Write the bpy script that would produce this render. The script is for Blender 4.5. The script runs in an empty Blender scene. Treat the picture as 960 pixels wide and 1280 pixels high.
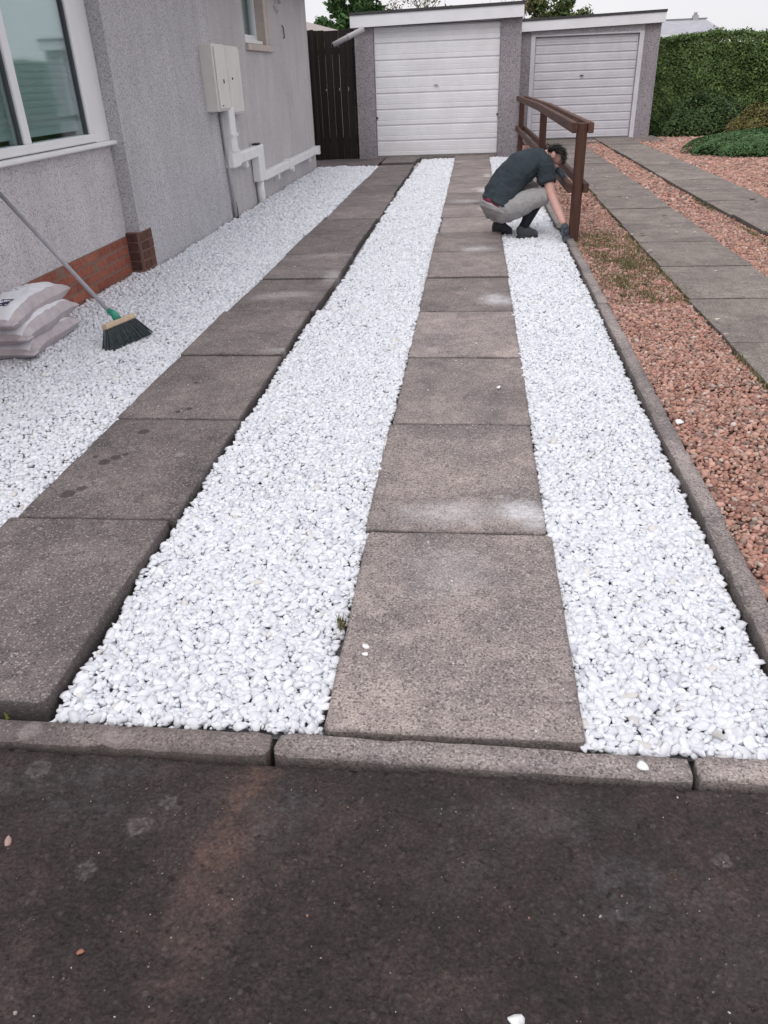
import bpy, bmesh, math, random
import numpy as np
from mathutils import Vector, Matrix, Euler

random.seed(7)
RNG = np.random.default_rng(11)
S = bpy.context.scene
COL = S.collection

# ------------------------------------------------------------------ camera
cam_d = bpy.data.cameras.new('camera')
cam = bpy.data.objects.new('camera', cam_d)
COL.objects.link(cam)
cam_d.sensor_fit = 'VERTICAL'
cam_d.sensor_height = 36.0
cam_d.lens = 27.064
cam_d.clip_start = 0.05
cam_d.clip_end = 2000
Fv = Vector((-0.10680163, 0.86284007, -0.4940652))
Rv = Vector((0.99406405, 0.10302689, -0.03495881))
Dv = Vector((0.02073814, -0.49486611, -0.86872174))
m = Matrix.Identity(4)
for i in range(3):
    m[i][0] = Rv[i]; m[i][1] = -Dv[i]; m[i][2] = -Fv[i]
m[2][3] = 1.3244
cam.matrix_world = m
S.camera = cam

# ------------------------------------------------------------------ sky and sun (overcast)
SUN_EL, SUN_ROT = math.radians(52), math.radians(200)
world = bpy.data.worlds.new('World')
S.world = world
world.use_nodes = True
wn, wl = world.node_tree.nodes, world.node_tree.links
wn.clear()
sky = wn.new('ShaderNodeTexSky'); sky.sky_type = 'NISHITA'; sky.sun_disc = False
sky.sun_elevation = SUN_EL; sky.sun_rotation = SUN_ROT
hs = wn.new('ShaderNodeHueSaturation'); hs.inputs['Saturation'].default_value = 0.15
wl.new(sky.outputs[0], hs.inputs['Color'])
# cloud deck: soft grey-white layer in front of the clear sky
tc = wn.new('ShaderNodeTexCoord')
cn = wn.new('ShaderNodeTexNoise'); cn.inputs['Scale'].default_value = 1.6; cn.inputs['Detail'].default_value = 4
wl.new(tc.outputs['Generated'], cn.inputs['Vector'])
cr = wn.new('ShaderNodeValToRGB')
cr.color_ramp.elements[0].position = 0.3; cr.color_ramp.elements[0].color = (0.88, 0.865, 0.905, 1)
cr.color_ramp.elements[1].position = 0.7; cr.color_ramp.elements[1].color = (0.985, 0.972, 1.0, 1)
wl.new(cn.outputs['Fac'], cr.inputs['Fac'])
mul = wn.new('ShaderNodeVectorMath'); mul.operation = 'SCALE'; wl.new(cr.outputs['Color'], mul.inputs[0])
# an overcast sky is gently brighter overhead than at the horizon
sx = wn.new('ShaderNodeSeparateXYZ'); wl.new(tc.outputs['Generated'], sx.inputs[0])
mr = wn.new('ShaderNodeMapRange'); wl.new(sx.outputs[2], mr.inputs[0])
mr.inputs[1].default_value = 0.0; mr.inputs[2].default_value = 1.0; mr.inputs[3].default_value = 7.4; mr.inputs[4].default_value = 10.2
wl.new(mr.outputs[0], mul.inputs['Scale'])
mx = wn.new('ShaderNodeMix'); mx.data_type = 'RGBA'; mx.inputs[0].default_value = 0.88
wl.new(hs.outputs['Color'], mx.inputs[6]); wl.new(mul.outputs[0], mx.inputs[7])
bg = wn.new('ShaderNodeBackground'); bg.inputs['Strength'].default_value = 0.10
wl.new(mx.outputs[2], bg.inputs['Color'])
wo = wn.new('ShaderNodeOutputWorld'); wl.new(bg.outputs[0], wo.inputs['Surface'])

sun_d = bpy.data.lights.new('sun', 'SUN')
sun_d.energy = 0.9; sun_d.angle = math.radians(35); sun_d.color = (1.0, 0.97, 0.94)
sun = bpy.data.objects.new('sun', sun_d); COL.objects.link(sun)
sdir = Vector((math.cos(SUN_EL) * math.sin(SUN_ROT), math.cos(SUN_EL) * math.cos(SUN_ROT), math.sin(SUN_EL)))
sun.rotation_euler = sdir.to_track_quat('Z', 'Y').to_euler()
S.view_settings.view_transform = 'Standard'
S.view_settings.look = 'None'
S.view_settings.exposure = 0.36
S.view_settings.gamma = 1.0
S.view_settings.use_curve_mapping = False
S.cycles.max_bounces = 6
S.cycles.diffuse_bounces = 5

# ------------------------------------------------------------------ object helpers
ORG = {}

def tag(o, label=None, cat=None, group=None, kind=None):
    if label: o['label'] = label
    if cat: o['category'] = cat
    if group: o['group'] = group
    if kind: o['kind'] = kind
    return o

def empty(name, loc, label=None, cat=None, group=None, kind=None):
    o = bpy.data.objects.new(name, None)
    COL.objects.link(o); o.location = loc
    ORG[o.name] = Vector(loc)
    o.empty_display_size = 0.1
    return tag(o, label, cat, group, kind)

def link(name, me, parent=None, loc=None, rot=None, scale=None):
    o = bpy.data.objects.new(name, me)
    COL.objects.link(o)
    if parent is not None: o.parent = parent
    if loc is not None: o.location = loc
    if rot is not None: o.rotation_euler = rot
    if scale is not None: o.scale = scale
    return o

class MB:
    """collects shapes in world coordinates and links them as one mesh"""
    def __init__(self):
        self.v, self.f, self.sm = [], [], []
    def add(self, verts, faces, smooth=False):
        n = len(self.v)
        self.v += [tuple(p) for p in verts]
        self.f += [tuple(i + n for i in f) for f in faces]
        self.sm += [smooth] * len(faces)
        return self
    def box(self, x0, x1, y0, y1, z0, z1, bev=0.0):
        if bev <= 0:
            v = [(x0,y0,z0),(x1,y0,z0),(x1,y1,z0),(x0,y1,z0),(x0,y0,z1),(x1,y0,z1),(x1,y1,z1),(x0,y1,z1)]
            f = [(0,3,2,1),(4,5,6,7),(0,1,5,4),(1,2,6,5),(2,3,7,6),(3,0,4,7)]
            return self.add(v, f)
        return self.obox(((x0+x1)/2,(y0+y1)/2,(z0+z1)/2), (1,0,0), (0,1,0), (0,0,1), (x1-x0)/2, (y1-y0)/2, (z1-z0)/2, bev)
    def obox(self, c, ax, ay, az, hx, hy, hz, bev=0.0):
        c, ax, ay, az = Vector(c), Vector(ax), Vector(ay), Vector(az)
        bev = min(bev, hx*.9, hy*.9, hz*.9)
        if bev <= 0:
            v = [c + ax*sx*hx + ay*sy*hy + az*sz*hz for sz in (-1,1) for sy in (-1,1) for sx in (-1,1)]
            f = [(0,2,3,1),(4,5,7,6),(0,1,5,4),(1,3,7,5),(3,2,6,7),(2,0,4,6)]
            return self.add(v, f)
        bm = bmesh.new()
        bmesh.ops.create_cube(bm, size=2)
        for q in bm.verts:
            q.co = Vector((q.co.x*hx, q.co.y*hy, q.co.z*hz))
        bmesh.ops.bevel(bm, geom=bm.edges[:], offset=bev, segments=1, affect='EDGES')
        bm.verts.index_update()
        v = [c + ax*q.co.x + ay*q.co.y + az*q.co.z for q in bm.verts]
        f = [[q.index for q in g.verts] for g in bm.faces]
        bm.free()
        return self.add(v, f)
    def beam(self, a, b, w, h, up=(0,0,1), bev=0.0):
        a, b = Vector(a), Vector(b)
        d = (b-a); L = d.length; d.normalize()
        s = d.cross(Vector(up)).normalized(); u = s.cross(d).normalized()
        return self.obox((a+b)/2, s, d, u, w/2, L/2, h/2, bev)
    def tube(self, pts, radii, n=8, cap=True):
        pts = [Vector(p) for p in pts]
        if not isinstance(radii, (list, tuple)): radii = [radii]*len(pts)
        v, f = [], []
        ref = None
        for i, p in enumerate(pts):
            d = (pts[min(i+1,len(pts)-1)] - pts[max(i-1,0)]).normalized()
            if ref is None:
                ref = d.orthogonal().normalized()
            ref = (ref - d*ref.dot(d)).normalized()
            b = d.cross(ref)
            for k in range(n):
                a = 2*math.pi*k/n
                v.append(p + (ref*math.cos(a) + b*math.sin(a))*radii[i])
        for i in range(len(pts)-1):
            for k in range(n):
                k2 = (k+1) % n
                f.append((i*n+k, i*n+k2, (i+1)*n+k2, (i+1)*n+k))
        if cap:
            f.append(tuple(range(n))[::-1]); f.append(tuple((len(pts)-1)*n+k for k in range(n)))
        return self.add(v, f, True)
    def loft(self, rings, n=18, cap=True):
        """rings: (centre, half axis a, half axis b)"""
        v, f = [], []
        for c, a, b in rings:
            c, a, b = Vector(c), Vector(a), Vector(b)
            for k in range(n):
                t = 2*math.pi*k/n
                v.append(c + a*math.cos(t) + b*math.sin(t))
        for i in range(len(rings)-1):
            for k in range(n):
                k2 = (k+1) % n
                f.append((i*n+k, i*n+k2, (i+1)*n+k2, (i+1)*n+k))
        if cap:
            f.append(tuple(range(n))[::-1]); f.append(tuple((len(rings)-1)*n+k for k in range(n)))
        return self.add(v, f, True)
    def mesh(self, name, org=(0,0,0)):
        me = bpy.data.meshes.new(name)
        o = Vector(org)
        me.from_pydata([tuple(Vector(p)-o) for p in self.v], [], self.f)
        me.polygons.foreach_set('use_smooth', self.sm)
        me.update()
        return me
    def build(self, name, mat, parent=None, org=None):
        """org: base point of a top-level thing; children take their parent's"""
        base = ORG.get(parent.name, Vector((0,0,0))) if parent is not None else Vector(org or (0,0,0))
        me = self.mesh(name, base)
        if mat: me.materials.append(mat)
        bm = bmesh.new(); bm.from_mesh(me)
        bmesh.ops.recalc_face_normals(bm, faces=bm.faces[:])
        bm.to_mesh(me); bm.free()
        o = link(name, me, parent)
        if parent is None: o.location = base
        ORG[o.name] = base
        return o

def np_mesh(name, V, F, mat=None, smooth=False, col=None):
    """fast mesh from arrays; F is (n,3) or (n,4); col is per-vertex rgb"""
    me = bpy.data.meshes.new(name)
    V = np.asarray(V, np.float32); F = np.asarray(F, np.int32)
    k = F.shape[1]
    me.vertices.add(len(V)); me.vertices.foreach_set('co', V.ravel())
    me.loops.add(F.size); me.loops.foreach_set('vertex_index', F.ravel())
    me.polygons.add(len(F))
    me.polygons.foreach_set('loop_start', np.arange(0, F.size, k, dtype=np.int32))
    me.polygons.foreach_set('loop_total', np.full(len(F), k, np.int32))
    me.polygons.foreach_set('use_smooth', np.full(len(F), smooth))
    if col is not None:
        a = me.attributes.new('tint', 'FLOAT_COLOR', 'POINT')
        c = np.ones((len(V), 4), np.float32); c[:, :3] = col
        a.data.foreach_set('color', c.ravel())
    me.update(calc_edges=True)
    if mat: me.materials.append(mat)
    return me

def vnoise(x, y, scale, seed=0):
    """smooth value noise in about -1..1"""
    r = np.random.default_rng(seed)
    tab = r.uniform(-1, 1, (256, 256))
    X, Y = np.asarray(x)*scale + 100.3, np.asarray(y)*scale + 77.7
    xi, yi = np.floor(X).astype(int), np.floor(Y).astype(int)
    fx, fy = X-xi, Y-yi
    fx = fx*fx*(3-2*fx); fy = fy*fy*(3-2*fy)
    g = lambda a, b: tab[a % 256, b % 256]
    return (g(xi,yi)*(1-fx)+g(xi+1,yi)*fx)*(1-fy) + (g(xi,yi+1)*(1-fx)+g(xi+1,yi+1)*fx)*fy

# ------------------------------------------------------------------ material helpers
class NT:
    def __init__(self, name):
        self.m = bpy.data.materials.new(name); self.m.use_nodes = True
        self.t = self.m.node_tree; self.n = self.t.nodes; self.l = self.t.links
        self.b = self.n['Principled BSDF']
        self.pos = self.n.new('ShaderNodeNewGeometry').outputs['Position']
    def sock(self, node, name, val):
        if val is None: return
        i = node.inputs[name]
        if hasattr(val, 'is_linked') or isinstance(val, bpy.types.NodeSocket): self.l.new(val, i)
        else:
            if isinstance(val, tuple) and len(val) == 3 and i.type == 'RGBA': val = val + (1,)
            i.default_value = val
    def scaled(self, s):
        n = self.n.new('ShaderNodeMapping'); n.inputs['Scale'].default_value = s
        self.l.new(self.pos, n.inputs['Vector']); return n.outputs[0]
    def noise(self, scale, detail=3, rough=0.6, vec=None, dist=0.0):
        n = self.n.new('ShaderNodeTexNoise')
        n.inputs['Scale'].default_value = scale; n.inputs['Detail'].default_value = detail
        n.inputs['Roughness'].default_value = rough; n.inputs['Distortion'].default_value = dist
        self.l.new(vec or self.pos, n.inputs['Vector']); return n.outputs['Fac']
    def voro(self, scale, vec=None, out='Distance', feature='F1'):
        n = self.n.new('ShaderNodeTexVoronoi'); n.inputs['Scale'].default_value = scale
        n.feature = feature
        self.l.new(vec or self.pos, n.inputs['Vector']); return n.outputs[out]
    def ramp(self, fac, stops):
        n = self.n.new('ShaderNodeValToRGB')
        e = n.color_ramp.elements
        while len(e) < len(stops): e.new(0.5)
        for q, (p, c) in zip(e, stops):
            q.position = p
            q.color = (c, c, c, 1) if not isinstance(c, tuple) else c + (1,)
        self.l.new(fac, n.inputs[0]); return n.outputs[0]
    def mix(self, fac, a, b, blend='MIX'):
        n = self.n.new('ShaderNodeMix'); n.data_type = 'RGBA'; n.blend_type = blend
        for i, v in ((0, fac), (6, a), (7, b)):
            if isinstance(v, bpy.types.NodeSocket): self.l.new(v, n.inputs[i])
            elif isinstance(v, tuple): n.inputs[i].default_value = v + (1,)
            elif i: n.inputs[i].default_value = (v, v, v, 1)
            else: n.inputs[i].default_value = v
        return n.outputs[2]
    def math(self, op, a, b=None, c=None, clamp=False):
        n = self.n.new('ShaderNodeMath'); n.operation = op; n.use_clamp = clamp
        for i, v in enumerate((a, b, c)):
            if v is None: continue
            if isinstance(v, bpy.types.NodeSocket): self.l.new(v, n.inputs[i])
            else: n.inputs[i].default_value = v
        return n.outputs[0]
    def xyz(self):
        n = self.n.new('ShaderNodeSeparateXYZ'); self.l.new(self.pos, n.inputs[0]); return n.outputs
    def attr(self, name='tint'):
        n = self.n.new('ShaderNodeAttribute'); n.attribute_name = name; return n.outputs['Color']
    def rnd(self):
        return self.n.new('ShaderNodeObjectInfo').outputs['Random']
    def spot(self, cx, cy, rx, ry, rot=0.0, soft=0.6, warp=0.5, ws=9.0):
        """0..1 mask of a stain lying at a place on the ground, with a ragged outline"""
        x, y, z = self.xyz()
        dx = self.math('SUBTRACT', x, cx); dy = self.math('SUBTRACT', y, cy)
        c, s = math.cos(rot), math.sin(rot)
        u = self.math('ADD', self.math('MULTIPLY', dx, c/rx), self.math('MULTIPLY', dy, s/rx))
        v = self.math('ADD', self.math('MULTIPLY', dx, -s/ry), self.math('MULTIPLY', dy, c/ry))
        r = self.math('SQRT', self.math('ADD', self.math('MULTIPLY', u, u), self.math('MULTIPLY', v, v)))
        w = self.math('MULTIPLY', self.math('SUBTRACT', self.noise(ws, 5, 0.7), 0.5), warp*2)
        r = self.math('ADD', r, w)
        n = self.n.new('ShaderNodeMapRange'); n.interpolation_type = 'SMOOTHSTEP'
        self.l.new(r, n.inputs[0])
        n.inputs[1].default_value = 1.0; n.inputs[2].default_value = 1.0-soft
        n.inputs[3].default_value = 0.0; n.inputs[4].default_value = 1.0
        return n.outputs[0]
    def bump(self, h, strength=0.5, dist=0.01, nrm=None):
        n = self.n.new('ShaderNodeBump'); n.inputs['Strength'].default_value = strength
        n.inputs['Distance'].default_value = dist
        self.l.new(h, n.inputs['Height'])
        if nrm is not None: self.l.new(nrm, n.inputs['Normal'])
        return n.outputs[0]
    def done(self, color, rough=0.8, normal=None, spec=0.5, **kw):
        self.sock(self.b, 'Base Color', color); self.sock(self.b, 'Roughness', rough)
        self.sock(self.b, 'Normal', normal); self.sock(self.b, 'Specular IOR Level', spec)
        for k, v in kw.items(): self.sock(self.b, k, v)
        return self.m

def plain(name, col, rough=0.6, var=0.12, scale=14, spec=0.4, bump=0.0, bscale=60, metallic=0.0):
    t = NT(name)
    n = t.noise(scale, 4)
    lo = tuple(c*(1-var) for c in col); hi = tuple(min(1, c*(1+var)) for c in col)
    c = t.ramp(n, [(0.3, lo), (0.7, hi)])
    nr = t.bump(t.noise(bscale, 3), bump, 0.004) if bump else None
    return t.done(c, rough, nr, spec, Metallic=metallic)

M = {}
# loose stones: each stone carries its own colour in 'tint'
t = NT('stone')
c = t.mix(0.5, t.attr(), t.ramp(t.noise(70, 3), [(0.25, 0.84), (0.6, 1.0)]), 'MULTIPLY')
M['stone'] = t.done(c, 0.65, t.bump(t.noise(160, 2), 0.25, 0.003), 0.35)
t = NT('leafage')
M['leaf'] = t.done(t.attr(), 0.6, None, 0.25)

def concrete(name, base, tintvar=0.15, grain=1.0, stains=None, edge=.55):
    t = NT(name)
    oi = t.n.new('ShaderNodeObjectInfo')      # every slab its own patch of the pattern
    sh = t.n.new('ShaderNodeVectorMath'); sh.operation = 'SCALE'; sh.inputs[0].default_value = (31, 17, 23); t.l.new(oi.outputs['Random'], sh.inputs['Scale'])
    ad = t.n.new('ShaderNodeVectorMath'); ad.operation = 'ADD'; t.l.new(t.pos, ad.inputs[0]); t.l.new(sh.outputs[0], ad.inputs[1]); pv = ad.outputs[0]
    big = t.noise(2.6, 6, 0.68, vec=pv, dist=.5); mid = t.noise(13, 5, 0.72, vec=pv, dist=.4); fine = t.noise(170, 3, 0.75)
    spk = t.voro(190, out='Color')
    r = t.math('ADD', t.math('MULTIPLY', t.rnd(), tintvar*2), 1-tintvar)
    c = t.mix(1.0, tuple(base), t.ramp(big, [(0.3, (0.62, 0.61, 0.64)), (0.7, (1.30, 1.26, 1.22))]), 'MULTIPLY')
    c = t.mix(0.75, c, t.ramp(mid, [(0.28, (0.62, 0.61, 0.64)), (0.62, (1.15, 1.13, 1.12))]), 'MULTIPLY')
    c = t.mix(0.9*grain, c, t.ramp(fine, [(0.30, 0.38), (0.52, 1.0), (0.72, 1.7)]), 'MULTIPLY')
    # aggregate showing as light and dark grains
    g = t.n.new('ShaderNodeSeparateColor'); t.l.new(spk, g.inputs[0])
    c = t.mix(t.math('MULTIPLY', t.ramp(g.outputs[0], [(0.90, 0.0), (0.93, 1.0)]), 0.5*grain), c, (0.50, 0.46, 0.44))
    c = t.mix(t.math('MULTIPLY', t.ramp(g.outputs[1], [(0.85, 0.0), (0.88, 1.0)]), 0.6*grain), c, (0.06, 0.052, 0.05))
    # dirt and moss caught along worn edges ('tint' holds how near the rim a point is)
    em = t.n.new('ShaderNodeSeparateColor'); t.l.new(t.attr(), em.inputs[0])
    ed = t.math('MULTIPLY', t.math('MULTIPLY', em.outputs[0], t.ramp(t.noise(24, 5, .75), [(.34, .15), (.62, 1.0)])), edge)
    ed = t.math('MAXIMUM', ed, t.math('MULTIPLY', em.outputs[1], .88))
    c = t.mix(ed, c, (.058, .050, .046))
    vm = t.n.new('ShaderNodeVectorMath'); vm.operation = 'SCALE'
    t.l.new(c, vm.inputs[0]); t.l.new(r, vm.inputs['Scale']); c = vm.outputs[0]
    patchy = t.math('MULTIPLY', t.ramp(t.noise(1, 6, .75, vec=t.scaled((16, 30, 16))), [(.34, .3), (.64, 1.0)]), t.ramp(fine, [(.3, .45), (.6, 1.0)]))
    for col, fac, sp in (stains or []):
        c = t.mix(t.math('MULTIPLY', t.spot(*sp), fac if col[0] < .2 else t.math('MULTIPLY', patchy, min(1.0, fac*1.5))), c, col)
    h = t.math('ADD', t.math('MULTIPLY', fine, 0.6), t.math('MULTIPLY', mid, 0.5))
    nr = t.bump(h, 0.55, 0.006)
    return t.done(c, 0.88, nr, 0.25)

W = (0.72, 0.71, 0.74)
dust_r = [(W, .62, (.17, 5.20, .16, .22, .2, .9, .45, 5)), (W, .70, (.20, 2.33, .17, .12, -.7, .9, .5, 7)), (W, .35, (-.05, 2.32, .30, .12, .1, .9, .6, 6)),
          (W, .75, (.13, 10.6, .14, .35, .1, .9, .5, 4)), (W, .55, (.20, 12.2, .1, .3, 0, .9, .5, 4)), (W, .5, (.05, 6.85, .22, .18, .1, .9, .6, 5)),
          (W, .35, (-.1, 9.7, .3, .2, 0, .9, .6, 4)), (W, .18, (-.05, 1.95, .22, .18, .5, .9, .7, 7))]
dust_l = [((.50, .46, .47), .55, (-1.33, 5.35, .34, .16, .35, .8, .6, 4)), ((.55, .52, .53), .5, (-1.05, 5.9, .10, .32, .1, .8, .6, 5)), ((.5, .48, .5), .35, (-1.2, 6.7, .34, .15, .1, .9, .6, 4)),
          ((.55, .53, .54), .4, (-1.05, 4.12, .14, .06, .1, .9, .5, 6))]
dm = (.045, .04, .04)
for sx, sy, rr in ((-1.484, 2.396, .035), (-1.45, 2.44, .022), (-1.462, 2.669, .03), (-1.43, 2.71, .026), (-1.40, 2.74, .016), (-1.412, 2.974, .03), (-1.52, 2.72, .014), (-1.3, 3.25, .02), (-1.34, 3.21, .016), (-1.38, 3.6, .014)):
    dust_l.append((dm, .75, (sx, sy, rr, rr*1.1, .4, .35, .35, 22)))
dust_l.append(((.45, .41, .38), .5, (-1.17, 2.75, .03, .025, 0, .6, .4, 18)))
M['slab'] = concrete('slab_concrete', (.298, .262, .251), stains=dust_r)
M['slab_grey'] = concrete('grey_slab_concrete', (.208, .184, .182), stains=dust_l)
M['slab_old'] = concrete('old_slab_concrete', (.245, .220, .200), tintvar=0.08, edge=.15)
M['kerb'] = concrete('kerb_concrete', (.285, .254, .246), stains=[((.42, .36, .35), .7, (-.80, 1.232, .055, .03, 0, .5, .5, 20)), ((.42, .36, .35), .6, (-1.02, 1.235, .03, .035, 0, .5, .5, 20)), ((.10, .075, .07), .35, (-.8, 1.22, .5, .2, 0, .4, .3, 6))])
M['sub'] = plain('sub_base', (.10, .09, .09), 0.95, .3, 20, .1, .5, 80)
M['white_bed'] = plain('white_stone_dust', (.45, .455, .48), 0.9, .25, 40, .2, .6, 120)
M['red_bed'] = plain('red_stone_dust', (.24, .145, .12), 0.9, .35, 30, .2, .6, 120)
M['soil'] = plain('soil', (.075, .058, .048), 0.95, .35, 8, .1, .6, 40)
M['far_ground'] = plain('grass_ground', (.06, .085, .035), 0.95, .35, .8, .1, .4, 10)

# foreground: old dark damp asphalt
t = NT('worn_asphalt')
n1 = t.noise(2.6, 5, 0.62); n2 = t.noise(13, 5, 0.7, dist=.6); n3 = t.noise(140, 3, .7)
c = t.ramp(n1, [(0.28, (.021, .016, .0165)), (0.43, (.037, .027, .0262)), (0.57, (.053, .0385, .037)), (0.72, (.074, .055, .056))])
c = t.mix(0.75, c, t.ramp(n2, [(0.28, (.45, .46, .46)), (0.5, (.95, .95, .95)), (0.70, (1.65, 1.55, 1.55))]), 'MULTIPLY')
c = t.mix(0.8, c, t.ramp(n3, [(0.3, .45), (0.5, 1.0), (0.72, 1.7)]), 'MULTIPLY')
vs = t.voro(62, out='Color'); g = t.n.new('ShaderNodeSeparateColor'); t.l.new(vs, g.inputs[0])
vd = t.ramp(t.voro(62), [(0.30, 1.0), (0.42, 0.0)])
c = t.mix(t.math('MULTIPLY', t.math('MULTIPLY', t.ramp(g.outputs[0], [(0.90, 0.0), (0.93, 1.0)]), vd), .22), c, (.17, .115, .10))
c = t.mix(t.math('MULTIPLY', t.math('MULTIPLY', t.ramp(g.outputs[1], [(0.92, 0.0), (0.95, 1.0)]), vd), .2), c, (.16, .15, .15))
vs2 = t.voro(150, out='Color'); g2 = t.n.new('ShaderNodeSeparateColor'); t.l.new(vs2, g2.inputs[0])
vd2 = t.ramp(t.voro(150), [(0.18, 1.0), (0.3, 0.0)])
c = t.mix(t.math('MULTIPLY', t.math('MULTIPLY', t.ramp(g2.outputs[0], [(0.985, 0.0), (0.99, 1.0)]), vd2), .45), c, (.55, .50, .46))
# red-brown silt washed across it, pale bluish scuffs, pale rings of lichen
silt = t.math('MULTIPLY', t.ramp(t.noise(17, 6, .75), [(.36, .1), (.60, 1.0)]), t.ramp(t.noise(70, 3, .7), [(.32, .35), (.6, 1.0)]))
c = t.mix(t.math('MULTIPLY', t.math('MULTIPLY', t.spot(-.465, 1.02, .085, .30, -.10, 1.0, 1.1, 8), silt), .8), c, (.165, .098, .076))
c = t.mix(t.math('MULTIPLY', t.math('MULTIPLY', t.spot(-.48, .78, .10, .20, .05, 1.0, 1.1, 9), silt), .6), c, (.15, .098, .088))
scuff = t.math('MULTIPLY', t.ramp(t.noise(21, 6, .78, dist=.8), [(.40, .05), (.64, 1.0)]), t.ramp(t.noise(95, 3, .7), [(.3, .3), (.6, 1.0)]))
for (px, py, rx, ry, f) in ((.30, .93, .14, .10, .45), (-.36, 1.05, .10, .10, .42), (.05, 1.08, .2, .06, .25), (-.85, 1.12, .22, .07, .42), (-.72, 1.03, .2, .06, .30), (.22, 1.1, .16, .06, .28), (.45, .82, .16, .1, .18), (.02, .95, .12, .08, .2)):
    c = t.mix(t.math('MULTIPLY', t.math('MULTIPLY', t.spot(px, py, rx*1.25, ry*1.25, .2, 1.0, 1.2, 9), scuff), min(1, f*1.25)), c, (.145, .135, .15))
for (px, py, r_) in ((.5, 1.01, .018), (-.729, .895, .022), (-.66, 1.0, .026), (-.95, 1.13, .03), (-.62, 1.06, .02)):
    ring = t.math('MULTIPLY', t.math('MULTIPLY', t.math('SUBTRACT', t.spot(px, py, r_*1.15, r_*1.1, .3, .5, .6, 42), t.math('MULTIPLY', t.spot(px, py, r_*.75, r_*.7, .3, .7, .6, 42), .65)), t.ramp(t.noise(90, 3, .7), [(.35, .2), (.6, 1.0)])), .75)
    c = t.mix(t.math('MULTIPLY', ring, .7), c, (.24, .21, .20))
c = t.mix(t.math('MULTIPLY', t.ramp(t.noise(5.5, 5, .7), [(0.6, 0.0), (0.72, 1.0)]), .22), c, (.045, .05, .028))
pit = t.ramp(t.noise(48, 4, .7), [(.30, 1.0), (.38, 0.0)])
c = t.mix(t.math('MULTIPLY', pit, .7), c, (.012, .010, .010))
h = t.math('ADD', t.math('MULTIPLY', n3, .7), t.math('MULTIPLY', n2, 0.8))
h = t.math('SUBTRACT', h, t.math('MULTIPLY', pit, .5))
h = t.math('ADD', h, t.math('MULTIPLY', t.voro(62), -.8))
h = t.math('ADD', h, t.math('MULTIPLY', t.voro(125), -.5))
c = t.mix(.55, c, t.ramp(t.voro(95), [(.1, 1.35), (.55, .70)]), 'MULTIPLY')
M['asphalt'] = t.done(c, t.ramp(n2, [(0.3, .62), (0.7, .9)]), t.bump(h, .85, .009), .35)
M['apron'] = concrete('apron_concrete', (.13, .115, .117), grain=.7)
M['road'] = plain('road_asphalt', (.06, .056, .058), .9, .25, 5, .3, .5, 140)

def roughcast(name, ca, cb, dark, scale=140):
    t = NT(name)
    v = t.voro(scale, out='Color'); g = t.n.new('ShaderNodeSeparateColor'); t.l.new(v, g.inputs[0])
    d = t.voro(scale)
    c = t.mix(g.outputs[0], ca, cb)
    c = t.mix(t.ramp(g.outputs[1], [(.80, 0.0), (.86, 1.0)]), c, dark)
    c = t.mix(.6, c, t.ramp(t.noise(1.1, 5, .65), [(.3, (.80, .80, .82)), (.7, (1.1, 1.09, 1.1))]), 'MULTIPLY')
    # faint rain streaks running down
    c = t.mix(.35, c, t.ramp(t.noise(1, 4, .6, vec=t.scaled((7, 7, .5))), [(.35, .78), (.65, 1.08)]), 'MULTIPLY')
    h = t.math('SUBTRACT', 1.0, d)
    return t.done(c, .92, t.bump(h, .9, .007), .2)
M['cast_grey'] = roughcast('grey_roughcast', (.51, .50, .525), (.68, .67, .695), (.34, .33, .35))
M['cast_light'] = roughcast('pale_roughcast', (.60, .575, .595), (.72, .69, .71), (.42, .395, .40), 130)
M['cast_smooth'] = roughcast('buff_render', (.59, .57, .575), (.70, .68, .685), (.47, .45, .455), 190)
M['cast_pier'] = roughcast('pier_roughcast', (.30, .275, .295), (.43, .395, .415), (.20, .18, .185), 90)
M['upvc'] = plain('white_upvc', (.80, .80, .82), .35, .03, 5, .5)
M['gasket'] = plain('black_gasket', (.09, .09, .10), .6, .1, 20, .3)
t = NT('white_door_paint')
c = t.ramp(t.noise(3.2, 5, .65), [(.3, (.72, .715, .74)), (.65, (.80, .795, .82))])
c = t.mix(t.ramp(t.noise(38, 4, .7), [(.69, 0.0), (.75, 1.0)]), c, (.55, .52, .52))
c = t.mix(t.math('MULTIPLY', t.ramp(t.noise(1, 5, .7, vec=t.scaled((9, 9, 1.2))), [(.50, 0.0), (.75, 1.0)]), .14), c, (.50, .47, .44))
M['door'] = t.done(c, .42, t.bump(t.noise(30, 2), .05, .003), .45)
t = NT('aged_door_paint')
c = t.ramp(t.noise(3.2, 5, .65), [(.3, (.58, .565, .60)), (.65, (.66, .65, .69))])
c = t.mix(t.ramp(t.noise(17, 4, .7), [(.71, 0.0), (.75, 1.0)]), c, (.22, .18, .17))
c = t.mix(t.math('MULTIPLY', t.ramp(t.noise(1, 5, .7, vec=t.scaled((9, 9, 1.2))), [(.50, 0.0), (.75, 1.0)]), .2), c, (.42, .39, .37))
M['door_old'] = t.done(c, .5, t.bump(t.noise(30, 2), .05, .003), .4)
M['fascia'] = plain('white_fascia_paint', (.80, .80, .83), .5, .05, 3, .4, .1, 30)
M['felt'] = plain('roof_felt', (.07, .068, .07), .95, .2, 30, .2, .5, 150)
M['plastic_grey'] = plain('grey_plastic', (.46, .45, .46), .45, .08, 6, .4)
M['meter'] = plain('cream_grp', (.66, .64, .61), .5, .08, 4, .4)
M['pipe_white'] = plain('white_pipe_plastic', (.78, .78, .79), .45, .07, 7, .4)
M['black'] = plain('black_plastic', (.025, .025, .027), .55, .1, 20, .4)
M['sandstone'] = plain('buff_stone', (.50, .435, .40), .85, .14, 12, .25, .4, 90)
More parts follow.
